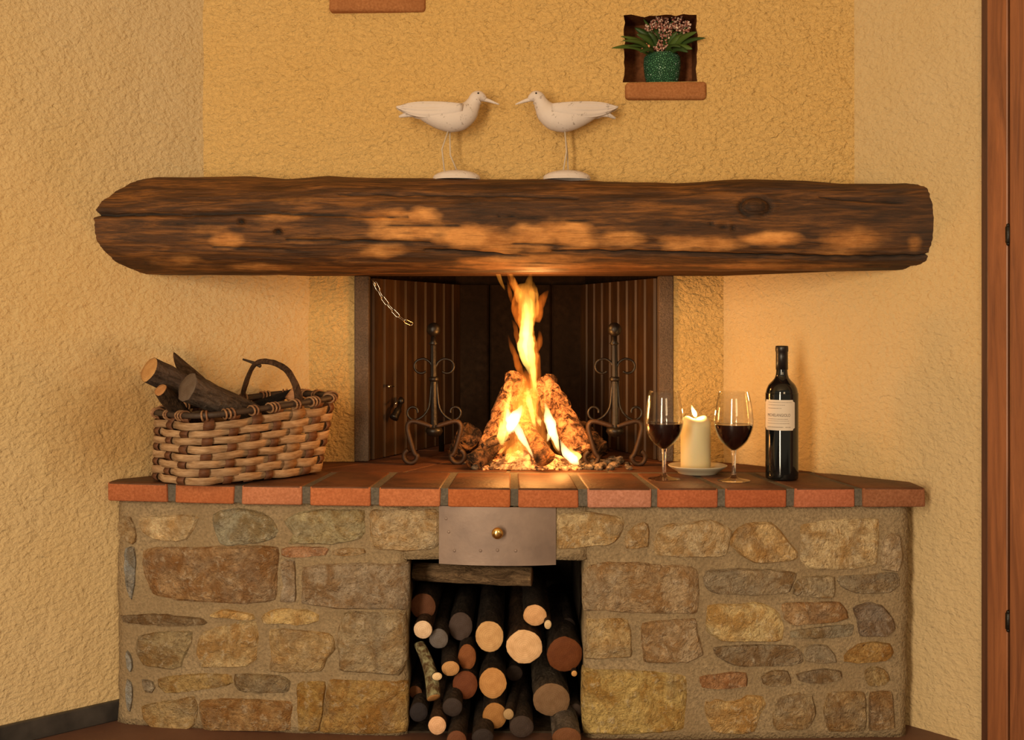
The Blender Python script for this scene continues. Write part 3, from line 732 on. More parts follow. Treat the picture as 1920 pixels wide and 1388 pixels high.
WORN = [(425,450,26,14,.8),(395,430,40,10,.35),(720,405,55,13,.85),(790,405,30,13,.8),(770,435,70,18,.8),(720,470,36,12,.6),(880,445,55,20,1),(930,455,50,18,.9),(1000,445,55,20,.9),(1060,435,45,20,1),(1080,450,40,16,.9),
        (1160,447,45,12,.75),(1270,455,30,14,.7),(1330,458,55,11,.8),(1445,448,50,11,1),(1600,450,50,16,.75),(1570,470,55,12,.45),(1715,455,12,14,.5),(930,490,70,8,.6),(1040,485,50,7,.5),(500,500,60,7,.5),(600,448,70,9,.3),(330,490,50,10,.3),(520,408,40,10,.35),(560,375,40,8,.25),(1450,500,160,5,.4),(1000,500,200,5,.35)]
NXB, NA = 420, 132
V = []; F = []; A_w = []; A_c = []; A_d = []
for i in range(NXB+1):
    x = -1.02+2.02*i/NXB; yc = beam_yc(x); px = CX+FPX*x/yc
    zt = CAMZ+(HY-np.interp(px, *zip(*TOPP)))/FPX*yc; zb = CAMZ+(HY-np.interp(px, *zip(*BOTP)))/FPX*yc
    zc = (zt+zb)/2; rv = (zt-zb)/2
    e = float(np.interp(x, [-.9, -.3, .4, .9], [2.0, 2.25, 2.6, 4.2])); rd = .104
    for k in range(NA):
        # finer spacing on the front half
        s = k/NA; a = PI*(s/.72) if s < .72 else PI+PI*((s-.72)/.28)
        ca, sa = math.cos(a), math.sin(a)
        yy = -math.copysign(abs(sa)**(2/e), sa)*rd; zz = math.copysign(abs(ca)**(2/e), ca)*rv
        p = Vector((x, yc+yy, zc+zz)); nn = Vector((0, yy, zz)).normalized()
        p += nn*(mnoise.noise(Vector((x*3, a*2, 1)))*.004+mnoise.noise(Vector((x*9, a*5, 4)))*.0025+mnoise.noise(Vector((x*8, a*22, 9)))*.0013)
        w = c = dk = 0.0
        if s < .74:
            qx, qy = pr(p)
            for cp, wd, dp in CRACKS:
                if cp[0][0]-6 < qx < cp[-1][0]+6:
                    yy_ = float(np.interp(qx, [q[0] for q in cp], [q[1] for q in cp]))+mnoise.noise(Vector((qx*.03, cp[0][1], 0)))*3
                    tt = (qx-cp[0][0])/(cp[-1][0]-cp[0][0]); ww = wd*(.45+.8*math.sin(PI*min(1, max(0, tt)))**.5) if cp[0][0] > 170 else wd*(1.25-.8*tt)
                    g = math.exp(-((qy-yy_)/max(.6, ww))**2)
                    if g > .02: p -= nn*dp*g; c = max(c, g)
            for hx, hy, hr in ((521, 435, 7), (452, 416, 6), (1376, 426, 3)):
                g = math.exp(-(((qx-hx)/hr)**2+((qy-hy)/(hr*.8))**2))
                if g > .02: p -= nn*.012*g; c = max(c, min(1, g*1.3))
            kd = math.hypot((qx-1416)/28, (qy-388)/18)
            if kd < 1.6:
                p += nn*(.009*math.exp(-kd*kd)-.007*math.exp(-((kd-1)/.16)**2)); c = max(c, .85*math.exp(-((kd-1)/.18)**2), .6*math.exp(-((kd-.55)/.14)**2), .5*math.exp(-(kd/.3)**2))
            for wx, wy, rx, ry, am in WORN:
                w = max(w, am*max(0, min(1, 1.6-1.15*math.hypot((qx-wx)/(rx*1.12), (qy-wy)/(ry*1.12))+.35*mnoise.noise(Vector((qx*.03, qy*.09, wx))))))
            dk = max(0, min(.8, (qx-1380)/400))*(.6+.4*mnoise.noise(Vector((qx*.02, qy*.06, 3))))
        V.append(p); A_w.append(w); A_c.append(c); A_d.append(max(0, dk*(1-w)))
for i in range(NXB):
    for k in range(NA):
        F.append((i*NA+k, i*NA+(k+1) % NA, (i+1)*NA+(k+1) % NA, (i+1)*NA+k))
F.append(tuple(range(NA))); F.append(tuple(NXB*NA+k for k in range(NA)))
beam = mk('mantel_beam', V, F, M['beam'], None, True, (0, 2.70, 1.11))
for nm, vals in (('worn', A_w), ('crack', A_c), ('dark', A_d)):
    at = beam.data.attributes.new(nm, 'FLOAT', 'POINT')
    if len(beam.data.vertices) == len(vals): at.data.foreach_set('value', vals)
bm = bmesh.new(); bm.from_mesh(beam.data)
for pco, pno in (((wl_x(2.7)-.006, 2.7, 0), (-1, 1.08, 0)), ((wr_x(2.7)+.006, 2.7, 0), (1, .872, 0))):
    bmesh.ops.bisect_plane(bm, geom=bm.verts[:]+bm.edges[:]+bm.faces[:], plane_co=Vector(pco)-Vector((0, 2.70, 1.11)), plane_no=Vector(pno).normalized(), clear_outer=True)
bmesh.ops.holes_fill(bm, edges=[e for e in bm.edges if e.is_boundary])
bm.to_mesh(beam.data); bm.free()
tag(beam, 'thick dark round log beam with worn orange patches, mounted as the mantel', 'mantel beam')

# ------------------------------------------------------------------ wooden shore birds on the beam
def bird(px_flip, label, bx, leg_pts, base_px):
    """profile drawn facing right at the left bird's pixels; px_flip mirrors it about the given pixel column"""
    Y0 = 2.688
    def Q(px, py, dy=0.0):
        if px_flip: px = px_flip-px
        return P(px, py, Y0)+Vector((0, dy, 0))
    zbase = P(0, 334, Y0).z
    root = empty('bird_figurine', (Q(*base_px).x, Y0, zbase), label, 'figurine', 'white wooden birds on the mantel')
    k = Y0/FPX
    spine = [(752,206,3,8),(766,207,7,11),(785,210,11,15),(805,215,18,20),(825,219,24,24),(845,221,27.5,26),(862,218,27,25),(876,210,22,21),(884,200,16,16),(889,191,13,13.5),(894,184,13.5,13),(900,182,11.5,11.5),(906,184,7.5,8),(910,187,4,4.5)]
    pts = smooth_path([Q(a, b) for a, b, _, _ in spine], 4)
    rr = np.interp(np.linspace(0, len(spine)-1, len(pts)), range(len(spine)), [s[2] for s in spine])*k
    dd = np.interp(np.linspace(0, len(spine)-1, len(pts)), range(len(spine)), [s[3] for s in spine])*k
    V = []; F = []; n = 20
    for i, p in enumerate(pts):
        t = (pts[min(i+1, len(pts)-1)]-pts[max(0, i-1)]).normalized(); up = Vector((0, 1, 0)).cross(t)
        if up.z < 0: up = -up
        for j in range(n):
            a = 2*PI*j/n; V.append(p+up*math.sin(a)*rr[i]+Vector((0, 1, 0))*math.cos(a)*dd[i])
    for i in range(len(pts)-1):
        for j in range(n): F.append((i*n+j, i*n+(j+1) % n, (i+1)*n+(j+1) % n, (i+1)*n+j))
    F.append(tuple(range(n))); F.append(tuple((len(pts)-1)*n+j for j in range(n)))
    mk('body', V, F, M['white_paint'], root)
    # folded wings: thin raised shells on both flanks ending in a pointed tip over the tail
    for side in (-1, 1):
        V = []; F = []; m = 18; n2 = 16
        for i in range(m+1):
            u = i/m; cxp = 868-124*u; cyp = 208+2*u+3*math.sin(PI*u)-6*u*u
            half = 15*math.sin(PI*min(1, u*.62+.12))**.8*(1-u**6)+.6
            for j in range(n2+1):
                v = j/n2*2-1
                bulge = math.sqrt(max(0, 1-v*v*.8))
                dep = float(np.interp(cxp, [752, 766, 785, 805, 825, 845, 862, 876], [8, 11, 15, 20, 24, 26, 25, 21]))*k
                dep += .0012*math.cos(v*11)*max(0, min(1, (u-.25)*4))
                V.append(Q(cxp, cyp-2+half*v, side*(dep*(.80+.22*bulge)-.0008*abs(v))))
        for i in range(m):
            for j in range(n2): q = i*(n2+1)+j; F.append((q, q+1, q+n2+2, q+n2+1))
        w = mk('wing', V, F, M['white_paint'], root)
        md = w.modifiers.new('s', 'SOLIDIFY'); md.thickness = .003; md.offset = 0
    mk('tail', *tube([Q(778, 211), Q(762, 215), Q(748, 219 if not px_flip else 222)], [9*k, 5*k, 2.0*k], 10, True, 0, .8), M['white_paint'], root)
    mk('beak', *tube(smooth_path([Q(903, 185), Q(917, 189), Q(928, 193), Q(936, 196)], 3), [5.0*k, 4.4*k, 3.7*k, 3.3*k, 2.9*k, 2.6*k, 2.2*k, 1.8*k, 1.4*k, .5*k], 10), M['white_paint'], root)
    for s in (-1, 1):
        mk('eye', *ball(Q(897, 177, s*-11.3*k), 1.8*k, 8, 6), M['black'], root)
    for lp in leg_pts:
        pts3 = [Q(a, b, dy) for a, b, dy in lp]
        mk('leg', *tube(pts3, 1.5*k, 8), M['wire'], root)
    c = Q(*base_px); prof = []
    V = []; F = []; n = 36; m = 8
    for i in range(m+1):
        u = i/m; r = math.cos(u*PI/2); z = math.sin(u*PI/2)
        for j in range(n):
            a = 2*PI*j/n; V.append((c.x+math.cos(a)*r*44*k*(1+.06*math.sin(3*a)), Y0+math.sin(a)*r*.028, zbase+.001+z*.0175))
    for i in range(m):
        for j in range(n): F.append((i*n+j, i*n+(j+1) % n, (i+1)*n+(j+1) % n, (i+1)*n+j))
    F.append(tuple(range(n)))
    for j in range(n): V.append((V[j][0], V[j][1], zbase-.003))
    b = (m+1)*n
    for j in range(n): F.append((j, (j+1) % n, b+(j+1) % n, b+j))
    mk('base', V, F, M['white_paint'], root)
bird(0, 'white wooden bird figurine facing right with two spread wire legs, on the mantel beam', 0,
     [[(841,244,-.004),(829,281,-.008),(834,324,-.010)], [(843,244,.006),(844,290,.008),(858,323,.010)]], (856, 330))
bird(1902, 'white wooden bird figurine facing left with close-set wire legs, on the mantel beam', 0,
     [[(843,246,-.004),(840,285,-.006),(847,326,-.009)], [(843,246,.006),(838,285,.006),(836,324,.010)]], (839, 331))

# ------------------------------------------------------------------ pot plant in the niche
nx_c = P(1241, 100, 2.80); POTZ = NZ0+.0005
pot = empty('flower_pot', (nx_c.x, 2.795, POTZ), 'small textured green pot of dusty red flowers and pointed leaves in the wall niche', 'potted plant')
s_ = 2.795/FPX
prof = [(26*s_, 0), (29*s_, 4*s_), (33*s_, 22*s_), (35*s_, 42*s_), (34*s_, 54*s_), (30*s_, 60*s_), (27*s_, 60*s_), (28*s_, 54*s_)]
mk('pot', *lathe(prof, (nx_c.x, 2.795, POTZ), 40), M['pot'], pot)
mk('soil', *lathe([(28*s_, 52*s_), (20*s_, 55*s_), (4*s_, 57*s_)], (nx_c.x, 2.795, POTZ), 24), M['soil'], pot)
top = Vector((nx_c.x, 2.795, POTZ+56*s_))
def leaf(base, tip, w, bend, tw=0.0):
    pts = smooth_path([base, (base+tip)/2+bend, tip], 5); V = []; F = []
    n = len(pts)
    for i, p in enumerate(pts):
        u = i/(n-1); t = (pts[min(i+1, n-1)]-pts[max(0, i-1)]).normalized(); sd = t.cross(Vector((math.sin(tw), -math.cos(tw), .25))).normalized()
        ww = w*max(.04, math.sin(PI*min(1, (u*.92+.08)))**.8); nn = sd.cross(t)
        V += [p-sd*ww, p+nn*ww*.35, p+sd*ww]
    for i in range(n-1):
        for j in range(2): q = i*3+j; F.append((q, q+1, q+4, q+3))
    o = mk('leaf', V, F, M['leaf'], pot); md = o.modifiers.new('s', 'SOLIDIFY'); md.thickness = .0012; return o
LV = [((1147,90),5,-.05),((1164,68),6,-.04),((1168,76),5,-.03),((1190,52),7,0),((1206,34),4.5,.02),((1194,64),7,-.03),((1176,86),6,-.05),((1200,98),6,-.05),
      ((1323,71),5,-.05),((1306,60),7,-.03),((1300,78),7,-.04),((1298,92),7,-.05),((1292,48),6,.01),((1285,66),8,-.03),((1276,88),7,-.05),((1222,40),5,.03),((1262,36),5,.03),((1290,98),6,-.05),((1215,60),6,-.02),((1270,60),6,-.02)]
for (px, py), w, dy in LV:
    tip = P(px, py, 2.70 if not 1172 < px < 1303 else 2.775+dy)
    b = top+Vector(((tip.x-top.x)*.12, random.uniform(-.01, .01), 0))
    leaf(b, tip, w*s_, Vector((0, -.008, .012)), random.uniform(-.6, .6))
CL = [(1222,58,13),(1240,48,13),(1256,42,14),(1274,45,13),(1286,52,11),(1262,56,13),(1247,60,11),(1216,74,10),(1245,82,13),(1235,90,9),(1232,40,10),(1276,60,10)]
for px, py, r in CL:
    c = P(px, py, 2.775+random.uniform(-.015, .02)); vf = []
    for _ in range(40):
        d = Vector((random.gauss(0, 1), random.gauss(0, 1), random.gauss(0, 1))).normalized()*r*s_*random.uniform(.5, 1.15)
        vf.append(ball(c+d, random.uniform(1.6, 2.8)*s_, 6, 4))
    fl = tag(mk('flower_cluster', *merge(*vf), M['floret'], pot), kind='stuff')
    mk('stem', *tube([top+Vector(((c.x-top.x)*.2, 0, 0)), (top+c)/2+Vector((0, 0, .004)), c], .0012, 6), M['leaf'], pot)
vf = []
c = P(1211, 90, 2.76)
for _ in range(9):
    d = Vector((random.gauss(0, 1), random.gauss(0, .6), random.gauss(0, 1))).normalized()*6*s_; vf.append(ball(c+d, 3*s_, 8, 5))
mk('peach_flower', *merge(*vf), M['peach'], pot)

# ------------------------------------------------------------------ logs: shared builder
def wood_log(name, p_end, p_back, r, bark_c, end_c, label, cat, rx=1.0, group=None, rough=.10, taper=1.0, both=False, bend=0.0, n=20, mat='bark', end_tilt=(0, 0)):
    """origin at the visible sawn end; local +Z runs back along the log"""
    a = Vector(p_end); b = Vector(p_back); L = (b-a).length; q = (b-a).to_track_quat('Z', 'Y')
    V = []; F = []; m = max(8, int(L/.022)); sd = Vector((random.random()*30, random.random()*30, random.random()*30))
    for i in range(m+1):
        u = i/m; rr = r*(1+(taper-1)*u)
        for k in range(n):
            t = 2*PI*k/n; dx, dy = math.cos(t)*rr*rx, math.sin(t)*rr
            f = 1+rough*(mnoise.noise(Vector((dx*30, dy*30, u*L*16))+sd)+.7*mnoise.noise(Vector((dx*80, dy*80, u*L*50))+sd))
            z = u*L
            if i == 0: z += end_tilt[0]*dx+end_tilt[1]*dy
            V.append((dx*f+bend*math.sin(PI*u), dy*f, z))
    for i in range(m):
        for k in range(n): F.append((i*n+k, i*n+(k+1) % n, (i+1)*n+(k+1) % n, (i+1)*n+k))
    F.append(tuple(m*n+k for k in range(n)))
    o = mk(name, V, F, M[mat], None, True, (0, 0, 0), bark_c)
    o.location = a; o.rotation_mode = 'QUATERNION'; o.rotation_quaternion = q; WORLD[o] = Vector((0, 0, 0))
    tag(o, label, cat, group)
    ends = [(V[:n], 0)]
    if both: ends.append((V[m*n:], 1))
    for ring, wh in ends:
        c = sum((Vector(v) for v in ring), Vector())/n; EV = []; EF = []
        for s, dz in ((1.0, .001), (.94, -.001), (.5, -.0015)):
            sg = 1 if wh == 0 else -1
            for v in ring: EV.append(c+(Vector(v)-c)*s+Vector((0, 0, dz*sg)))
        for i in range(2):
            for k in range(n): EF.append((i*n+k, i*n+(k+1) % n, (i+1)*n+(k+1) % n, (i+1)*n+k))
        EV.append(c+Vector((0, 0, -.0015*(1 if wh == 0 else -1))))
        for k in range(n): EF.append((2*n+k, 2*n+(k+1) % n, 3*n))
        mk('cut_end', EV, EF, M['sawn'], o, True, None, end_c)
    return o
# ------------------------------------------------------------------ firewood in the store under the hearth
ST = lambda x, y: (740+x/3.876, 1030+y/3.876)
DK = (.080, .056, .042); GB = (.20, .15, .11); RB = (.13, .07, .04)
def alb2(c): return alb(c, (.86, .66, .44))
STORE = [  # zoom x, y, rx, ry, Y of the end, bark, end colour, label, drift of the far end
 (200,415,92,95,2.64,DK,(96,52,26),'dark reddish rough-ended log, top left of the stacked firewood',(0,0)),
 (205,585,68,66,2.575,RB,(226,176,124),'small cream-ended log with a dark crack, second from top at left of the stack',(.0,.0)),
 (320,650,70,72,2.60,DK,(104,86,70),'small grey weathered log beside the cracked cream-ended one in the store',(0,0)),
 (480,562,86,102,2.66,DK,(78,56,42),'dull grey-brown log end between small grey log and big oval tan one',(0,0)),
 (690,635,102,115,2.585,DK,(206,146,84),'oval tan log end beneath the middle of the crosswise log',(0,0)),
 (1020,482,86,80,2.60,DK,(222,154,92),'round tan log end highest on the right of the stack, above the largest pale log',(0,0)),
 (942,708,132,124,2.575,RB,(224,164,104),'largest pale log end, bright tan, centre right of the firewood stack',(0,0)),
 (1240,765,130,132,2.565,DK,(104,50,18),'large dark red-brown ringed log at the right side of the store',(0,0)),
 (1113,548,28,34,2.57,RB,(216,170,112),'tiny cream stick end wedged beside the uppermost right tan log',(0,0)),
 (525,785,66,96,2.60,DK,(134,72,32),'narrow reddish log end under the dull grey-brown one',(0,0)),
 (405,868,66,58,2.555,DK,(192,130,70),'small tan log tilted left, above the dark red round log',(-.03,.02)),
 (512,990,92,102,2.58,DK,(112,54,24),'dark red round log beside the mid-stack orange-tan end',(0,0)),
 (710,975,100,108,2.565,DK,(190,124,62),'orange-tan log end in the lower middle of the stack, under the oval tan one',(0,0)),
 (1140,1095,135,120,2.56,GB,(122,84,50),'thick brown log with rough pale-flecked bark, lower right of the stack',(0,0)),
 (725,1212,88,98,2.535,DK,(164,104,48),'amber log end near the floor, below the lower middle orange-tan log',(0,0)),
 (828,1200,38,40,2.515,DK,(170,126,76),'small greyish stick end overlapping the amber log near the floor',(.05,.0)),
 (310,1282,64,70,2.49,RB,(222,158,104),'small bright tan log end at bottom left of the stack',(.0,.0)),
 (175,1185,66,70,2.53,DK,(40,30,26),'black log with glinting resin drips at bottom left',(0,0)),
 (420,1150,72,72,2.515,DK,(58,42,32),'dark log end between the dark red round log and bottom bright tan one',(-.01,.02)),
 (1250,1385,105,80,2.455,(.26,.22,.19),(110,62,30),'log with whitish bark on the floor at the right of the store',(.0,.0)),
 (450,1388,72,70,2.45,DK,(108,58,30),'reddish log on the store floor left of centre',(0,0)),
 (920,1290,88,78,2.505,DK,(62,44,32),'dark log on the store floor beneath the thick rough-barked one',(0,0)),
 (640,1385,80,66,2.47,DK,(48,34,26),'black-ended log on the floor under the amber log',(0,0)),
 (130,1040,48,50,2.60,DK,(104,58,28),'small brown log end against the left stone of the store',(0,0)),
 (1305,905,22,22,2.545,DK,(204,138,70),'tiny orange stick end under the large dark ringed log',(0,0)),
 (1255,560,60,60,2.72,DK,(52,36,26),'dark log high at the back right, above the large ringed log',(0,0)),
 (870,900,60,60,2.68,DK,(58,40,28),'dark log set back between the largest pale log and the orange-tan one',(0,0)),
 (1330,1180,52,56,2.60,(.20,.17,.15),(70,50,36),'pale-barked log against the right stone of the store',(0,0)),
]
for x, y, rx, ry, Y, bk, ec, lb, dr in STORE:
    px, py = ST(x, y); p = P(px, py, Y); r = ry/3.876/FPX*Y; rx_ = rx/ry
    p.z = max(p.z, r*1.08+.001)
    p.x = max(SX0+r*rx_*1.02, min(SX1-r*rx_*1.05, p.x))
    b = Vector((max(SX0+r*rx_, min(SX1-r*rx_, p.x+dr[0])), 3.08, p.z+dr[1]))
    wood_log('firewood_log', p, b, r, bk, alb2(ec), lb, 'firewood', rx_, 'firewood stacked under the hearth', .06, 1.0, False, 0, 20, 'bark', (random.uniform(-.1, .1), random.uniform(-.1, .1)))
# the log lying crosswise under the ash door
wood_log('firewood_log', P(997, 1082, 2.66), P(776, 1072, 2.70), .0215, (.42, .27, .15), alb2((120, 80, 46)), 'bark-covered log lying crosswise on top of the stack under the steel plate', 'firewood', 1.0, 'firewood stacked under the hearth', .10)
# mossy branch
t = NT('mossy_bark', .95, .1); co = t.coord(); mo = t.noise(70, co, 4)
t.color(t.mix(t.ramp(mo, [(.42, 0.), (.6, 1.)]), (.10, .06, .03), (.30, .28, .16))); t.bump(mo, 1.0, .01); M['moss'] = t.m
o = wood_log('firewood_log', P(*ST(285, 1080), 2.52), P(*ST(178, 690), 2.60), .0155, (.2, .15, .08), alb2((170, 110, 54)), 'crooked mossy branch standing upright at the left of the firewood', 'firewood', 1.0, 'firewood stacked under the hearth', .16, .8, False, -.008, 16, 'moss')
o = wood_log('firewood_log', P(*ST(308, 925), 2.525), P(*ST(270, 900), 2.75), .0085, DK, alb2((232, 180, 120)), 'thin pale split stick beside the mossy branch', 'firewood', 1.3, 'firewood stacked under the hearth', .05)

# ------------------------------------------------------------------ woven basket with branches
U = Vector((.68, .733, 0)).normalized(); NV = Vector((U.y, -U.x, 0)); BC = Vector((-.627, 2.690, SHELF+.001))
NST = 20
def sup(s, e=4.2):
    """point on the rounded rectangle outline, s in 0..1 by arc length (precomputed)"""
    return np.interp(s, _arc, _sx), np.interp(s, _arc, _sy)
_th = np.linspace(0, 2*PI, 721); _e = 4.0
_sx = np.sign(np.cos(_th))*np.abs(np.cos(_th))**(2/_e)*.192; _sy = np.sign(np.sin(_th))*np.abs(np.sin(_th))**(2/_e)*.119
_dl = np.hypot(np.diff(_sx), np.diff(_sy)); _arc = np.concatenate([[0], np.cumsum(_dl)]); _arc /= _arc[-1]
BH = .160
def bpos(s, z, off=0.0):
    """basket wall point: s around, z height 0..1, off outward"""
    s = s % 1.0; x, y = sup(s); x2, y2 = sup((s+.004) % 1); x1, y1 = sup((s-.004) % 1)
    t = Vector((x2-x1, y2-y1, 0)).normalized(); n = Vector((t.y, -t.x, 0))
    fl = .95+.07*z
    w = U*(x*fl)+NV*(y*fl)+U*(n.x*off)+NV*(n.y*off)
    lift = .004+z*(BH-.004)+.012*z*(x/.17)
    return BC+w+Vector((.020*z, 0, lift))
bk = empty('woven_basket', BC, 'wide basket woven from flat wood strips, holding branches at the left end of the hearth', 'basket')
ROWS = 8; DO = .0048
random.seed(11)
for i in range(ROWS):
    zc = (i+.55)/(ROWS+.55); hh = .47/(ROWS+.3)*random.uniform(.92, 1.06)
    m = NST*6; V = []; F = []
    for k in range(m):
        s = k/m; off = DO*math.cos(PI*(k/6+i)); wz = .010*math.sin(k*.21+i*2)+.004*math.sin(k*.9+i)
        for dz, do in ((-hh, -.001), (-hh, .0012), (0, .0014), (hh, .0012), (hh, -.001)):
            V.append(bpos(s, zc+dz+wz, off+do))
    for k in range(m):
        for j in range(5):
            a, b = k*5+j, k*5+(j+1) % 5; c, d = ((k+1) % m)*5+j, ((k+1) % m)*5+(j+1) % 5; F.append((a, b, d, c))
    q = random.uniform(.85, 1.1)
    mk('weave_strip', V, F, M['willow'], bk, True, None, (.50*q, .33*q, .195*q))
for k in range(NST):
    s = k/NST; V = []; F = []; hw = (.0125 if k % 9 != 4 else .020)*random.uniform(.8, 1.15)
    m = ROWS*4
    for j in range(m+1):
        z = j/m*1.0; zi = z*(ROWS+.55)-.55
        off = -DO*1.05*math.cos(PI*(k+zi))
        for ds, do in ((-hw, -.001), (-hw, .001), (hw, .001), (hw, -.001)): V.append(bpos(s+ds*.9, z, off+do))
    for j in range(m):
        for c in range(4): F.append((j*4+c, j*4+(c+1) % 4, (j+1)*4+(c+1) % 4, (j+1)*4+c))
    F.append((0, 1, 2, 3)); F.append(tuple(m*4+c for c in range(4)))
    mk('stake', V, F, M['willow'], bk, True, None, (.17, .070, .034) if k % 9 != 4 else (.36, .21, .11))
mk('rim', *merge(tube([bpos(k/80, 1.045, .001) for k in range(80)], .0065, 8, False, .08, 1.0, True), tube([bpos(k/80, 1.03, -.009) for k in range(80)], .0055, 8, False, .08, 1.0, True)), M['rim'], bk)
for k in range(NST):
    for j in range(2+k % 2):
        s = (k+.1+.16*j)/NST; c = bpos(s, 1.035, -.004); o1 = (bpos(s, 1.035, .02)-c).normalized(); t1 = (bpos(s+.01, 1.03)-bpos(s-.01, 1.03)).normalized()
        pts = [c+o1*math.cos(a)*.0145+Vector((0, 0, 1))*math.sin(a)*.0105+t1*.0015*math.sin(a) for a in np.linspace(0, 2*PI, 14)[:-1]]
        mk('lashing', *tube(pts, .0022, 6, False, 0, 1.0, True), M['willow'], bk, True, None, (.42, .24, .13) if j else (.30, .15, .08))
vb = [bpos(k/60, .02, -.004) for k in range(60)]; mk('bottom', vb+[v+Vector((0, 0, .003)) for v in vb], [tuple(range(60)), tuple(range(60, 120))]+[(k, (k+1) % 60, 60+(k+1) % 60, 60+k) for k in range(60)], M['willow'], bk, False, None, (.2, .11, .06))
hl = []
fA = BC+U*.062+NV*.112+Vector((.018, 0, BH-.02)); fB = BC+U*.062-NV*.108+Vector((.018, 0, BH-.02))
mid = (fA+fB)/2
hp = [fA, fA+Vector((0, 0, .055))+(mid-fA)*.02, mid+(fA-mid)*.62+Vector((0, 0, .103)), mid+Vector((0, 0, .121)), mid+(fB-mid)*.55+Vector((0, 0, .112)), fB+Vector((0, 0, .05))+(mid-fB)*.06, fB]
hpp = smooth_path(hp, 7)
handle = mk('handle', *tube(hpp, [.0105-.0035*math.sin(PI*i/(len(hpp)-1)) for i in range(len(hpp))], 10, True, .16, .7), M['rim'], bk)
handle.data.materials.clear(); handle.data.materials.append(M['bark']); handle.color = (.16, .085, .05, 1)
q0 = hp[4]+Vector((0.004, 0, .004)); mk('twig', *tube([q0+Vector((.012, -.008, -.006)), q0, q0+Vector((-.032, .004, .010))], [.004, .004, .0025], 8, True, .2), M['rim'], bk)
mk('splinter', *tube([fA+Vector((.002, -.002, .018)), fA+Vector((-.016, .004, .045)), fA+Vector((-.006, .006, .07))], [.007, .014, .004], 7, True, .35, .4), M['willow'], bk, True, None, (.45, .22, .10))
wood_log('branch', P(280, 693, 2.535), P(500, 800, 2.76), .0285, (.15, .105, .085), alb2((178, 122, 64)), 'thick sawn branch with a yellowish cut end sticking out left from the basket', 'firewood', .95, 'branches in the basket', .12, .9, False, 0, 20, 'bark', (0, 0))
t_b2 = wood_log('branch', P(352, 726, 2.50), P(520, 800, 2.68), .0335, (.17, .125, .10), (.13, .095, .072), 'stubby grey branch with a pale scar lying across the front of the basket', 'firewood', .9, 'branches in the basket', .14, .7, False, 0, 20)
mk('scar', *tube(smooth_path([P(356, 704, 2.493), P(347, 711, 2.488), P(343, 723, 2.485), P(346, 736, 2.488), P(350, 741, 2.49)], 4), [.001, .003, .0045, .005, .0055, .0055, .0055, .0055, .0055, .0055, .005, .005, .004, .004, .003, .002, .001], 8, True, .3, .6), M['willow'], t_b2, True, None, (.55, .42, .28))
wood_log('branch', P(330, 676, 2.66), P(430, 770, 2.74), .0125, (.17, .11, .07), alb2((205, 130, 66)), 'thin pointed split branch behind the two thick branches in the basket', 'firewood', .8, 'branches in the basket', .15, 1.5, False, 0, 12, 'bark', (1.4, -1.0))
wood_log('branch', P(300, 732, 2.515), P(378, 812, 2.62), .018, (.10, .055, .030), alb2((170, 110, 58)), 'torn bark branch hanging low at the left edge of the basket', 'firewood', .8, 'branches in the basket', .28, .9, False, 0, 16)
wood_log('branch', P(552, 735, 2.74), P(440, 775, 2.70), .010, (.03, .022, .02), (.03, .02, .015), 'slim black twig inside the basket under the handle', 'firewood', 1, 'branches in the basket', .2)

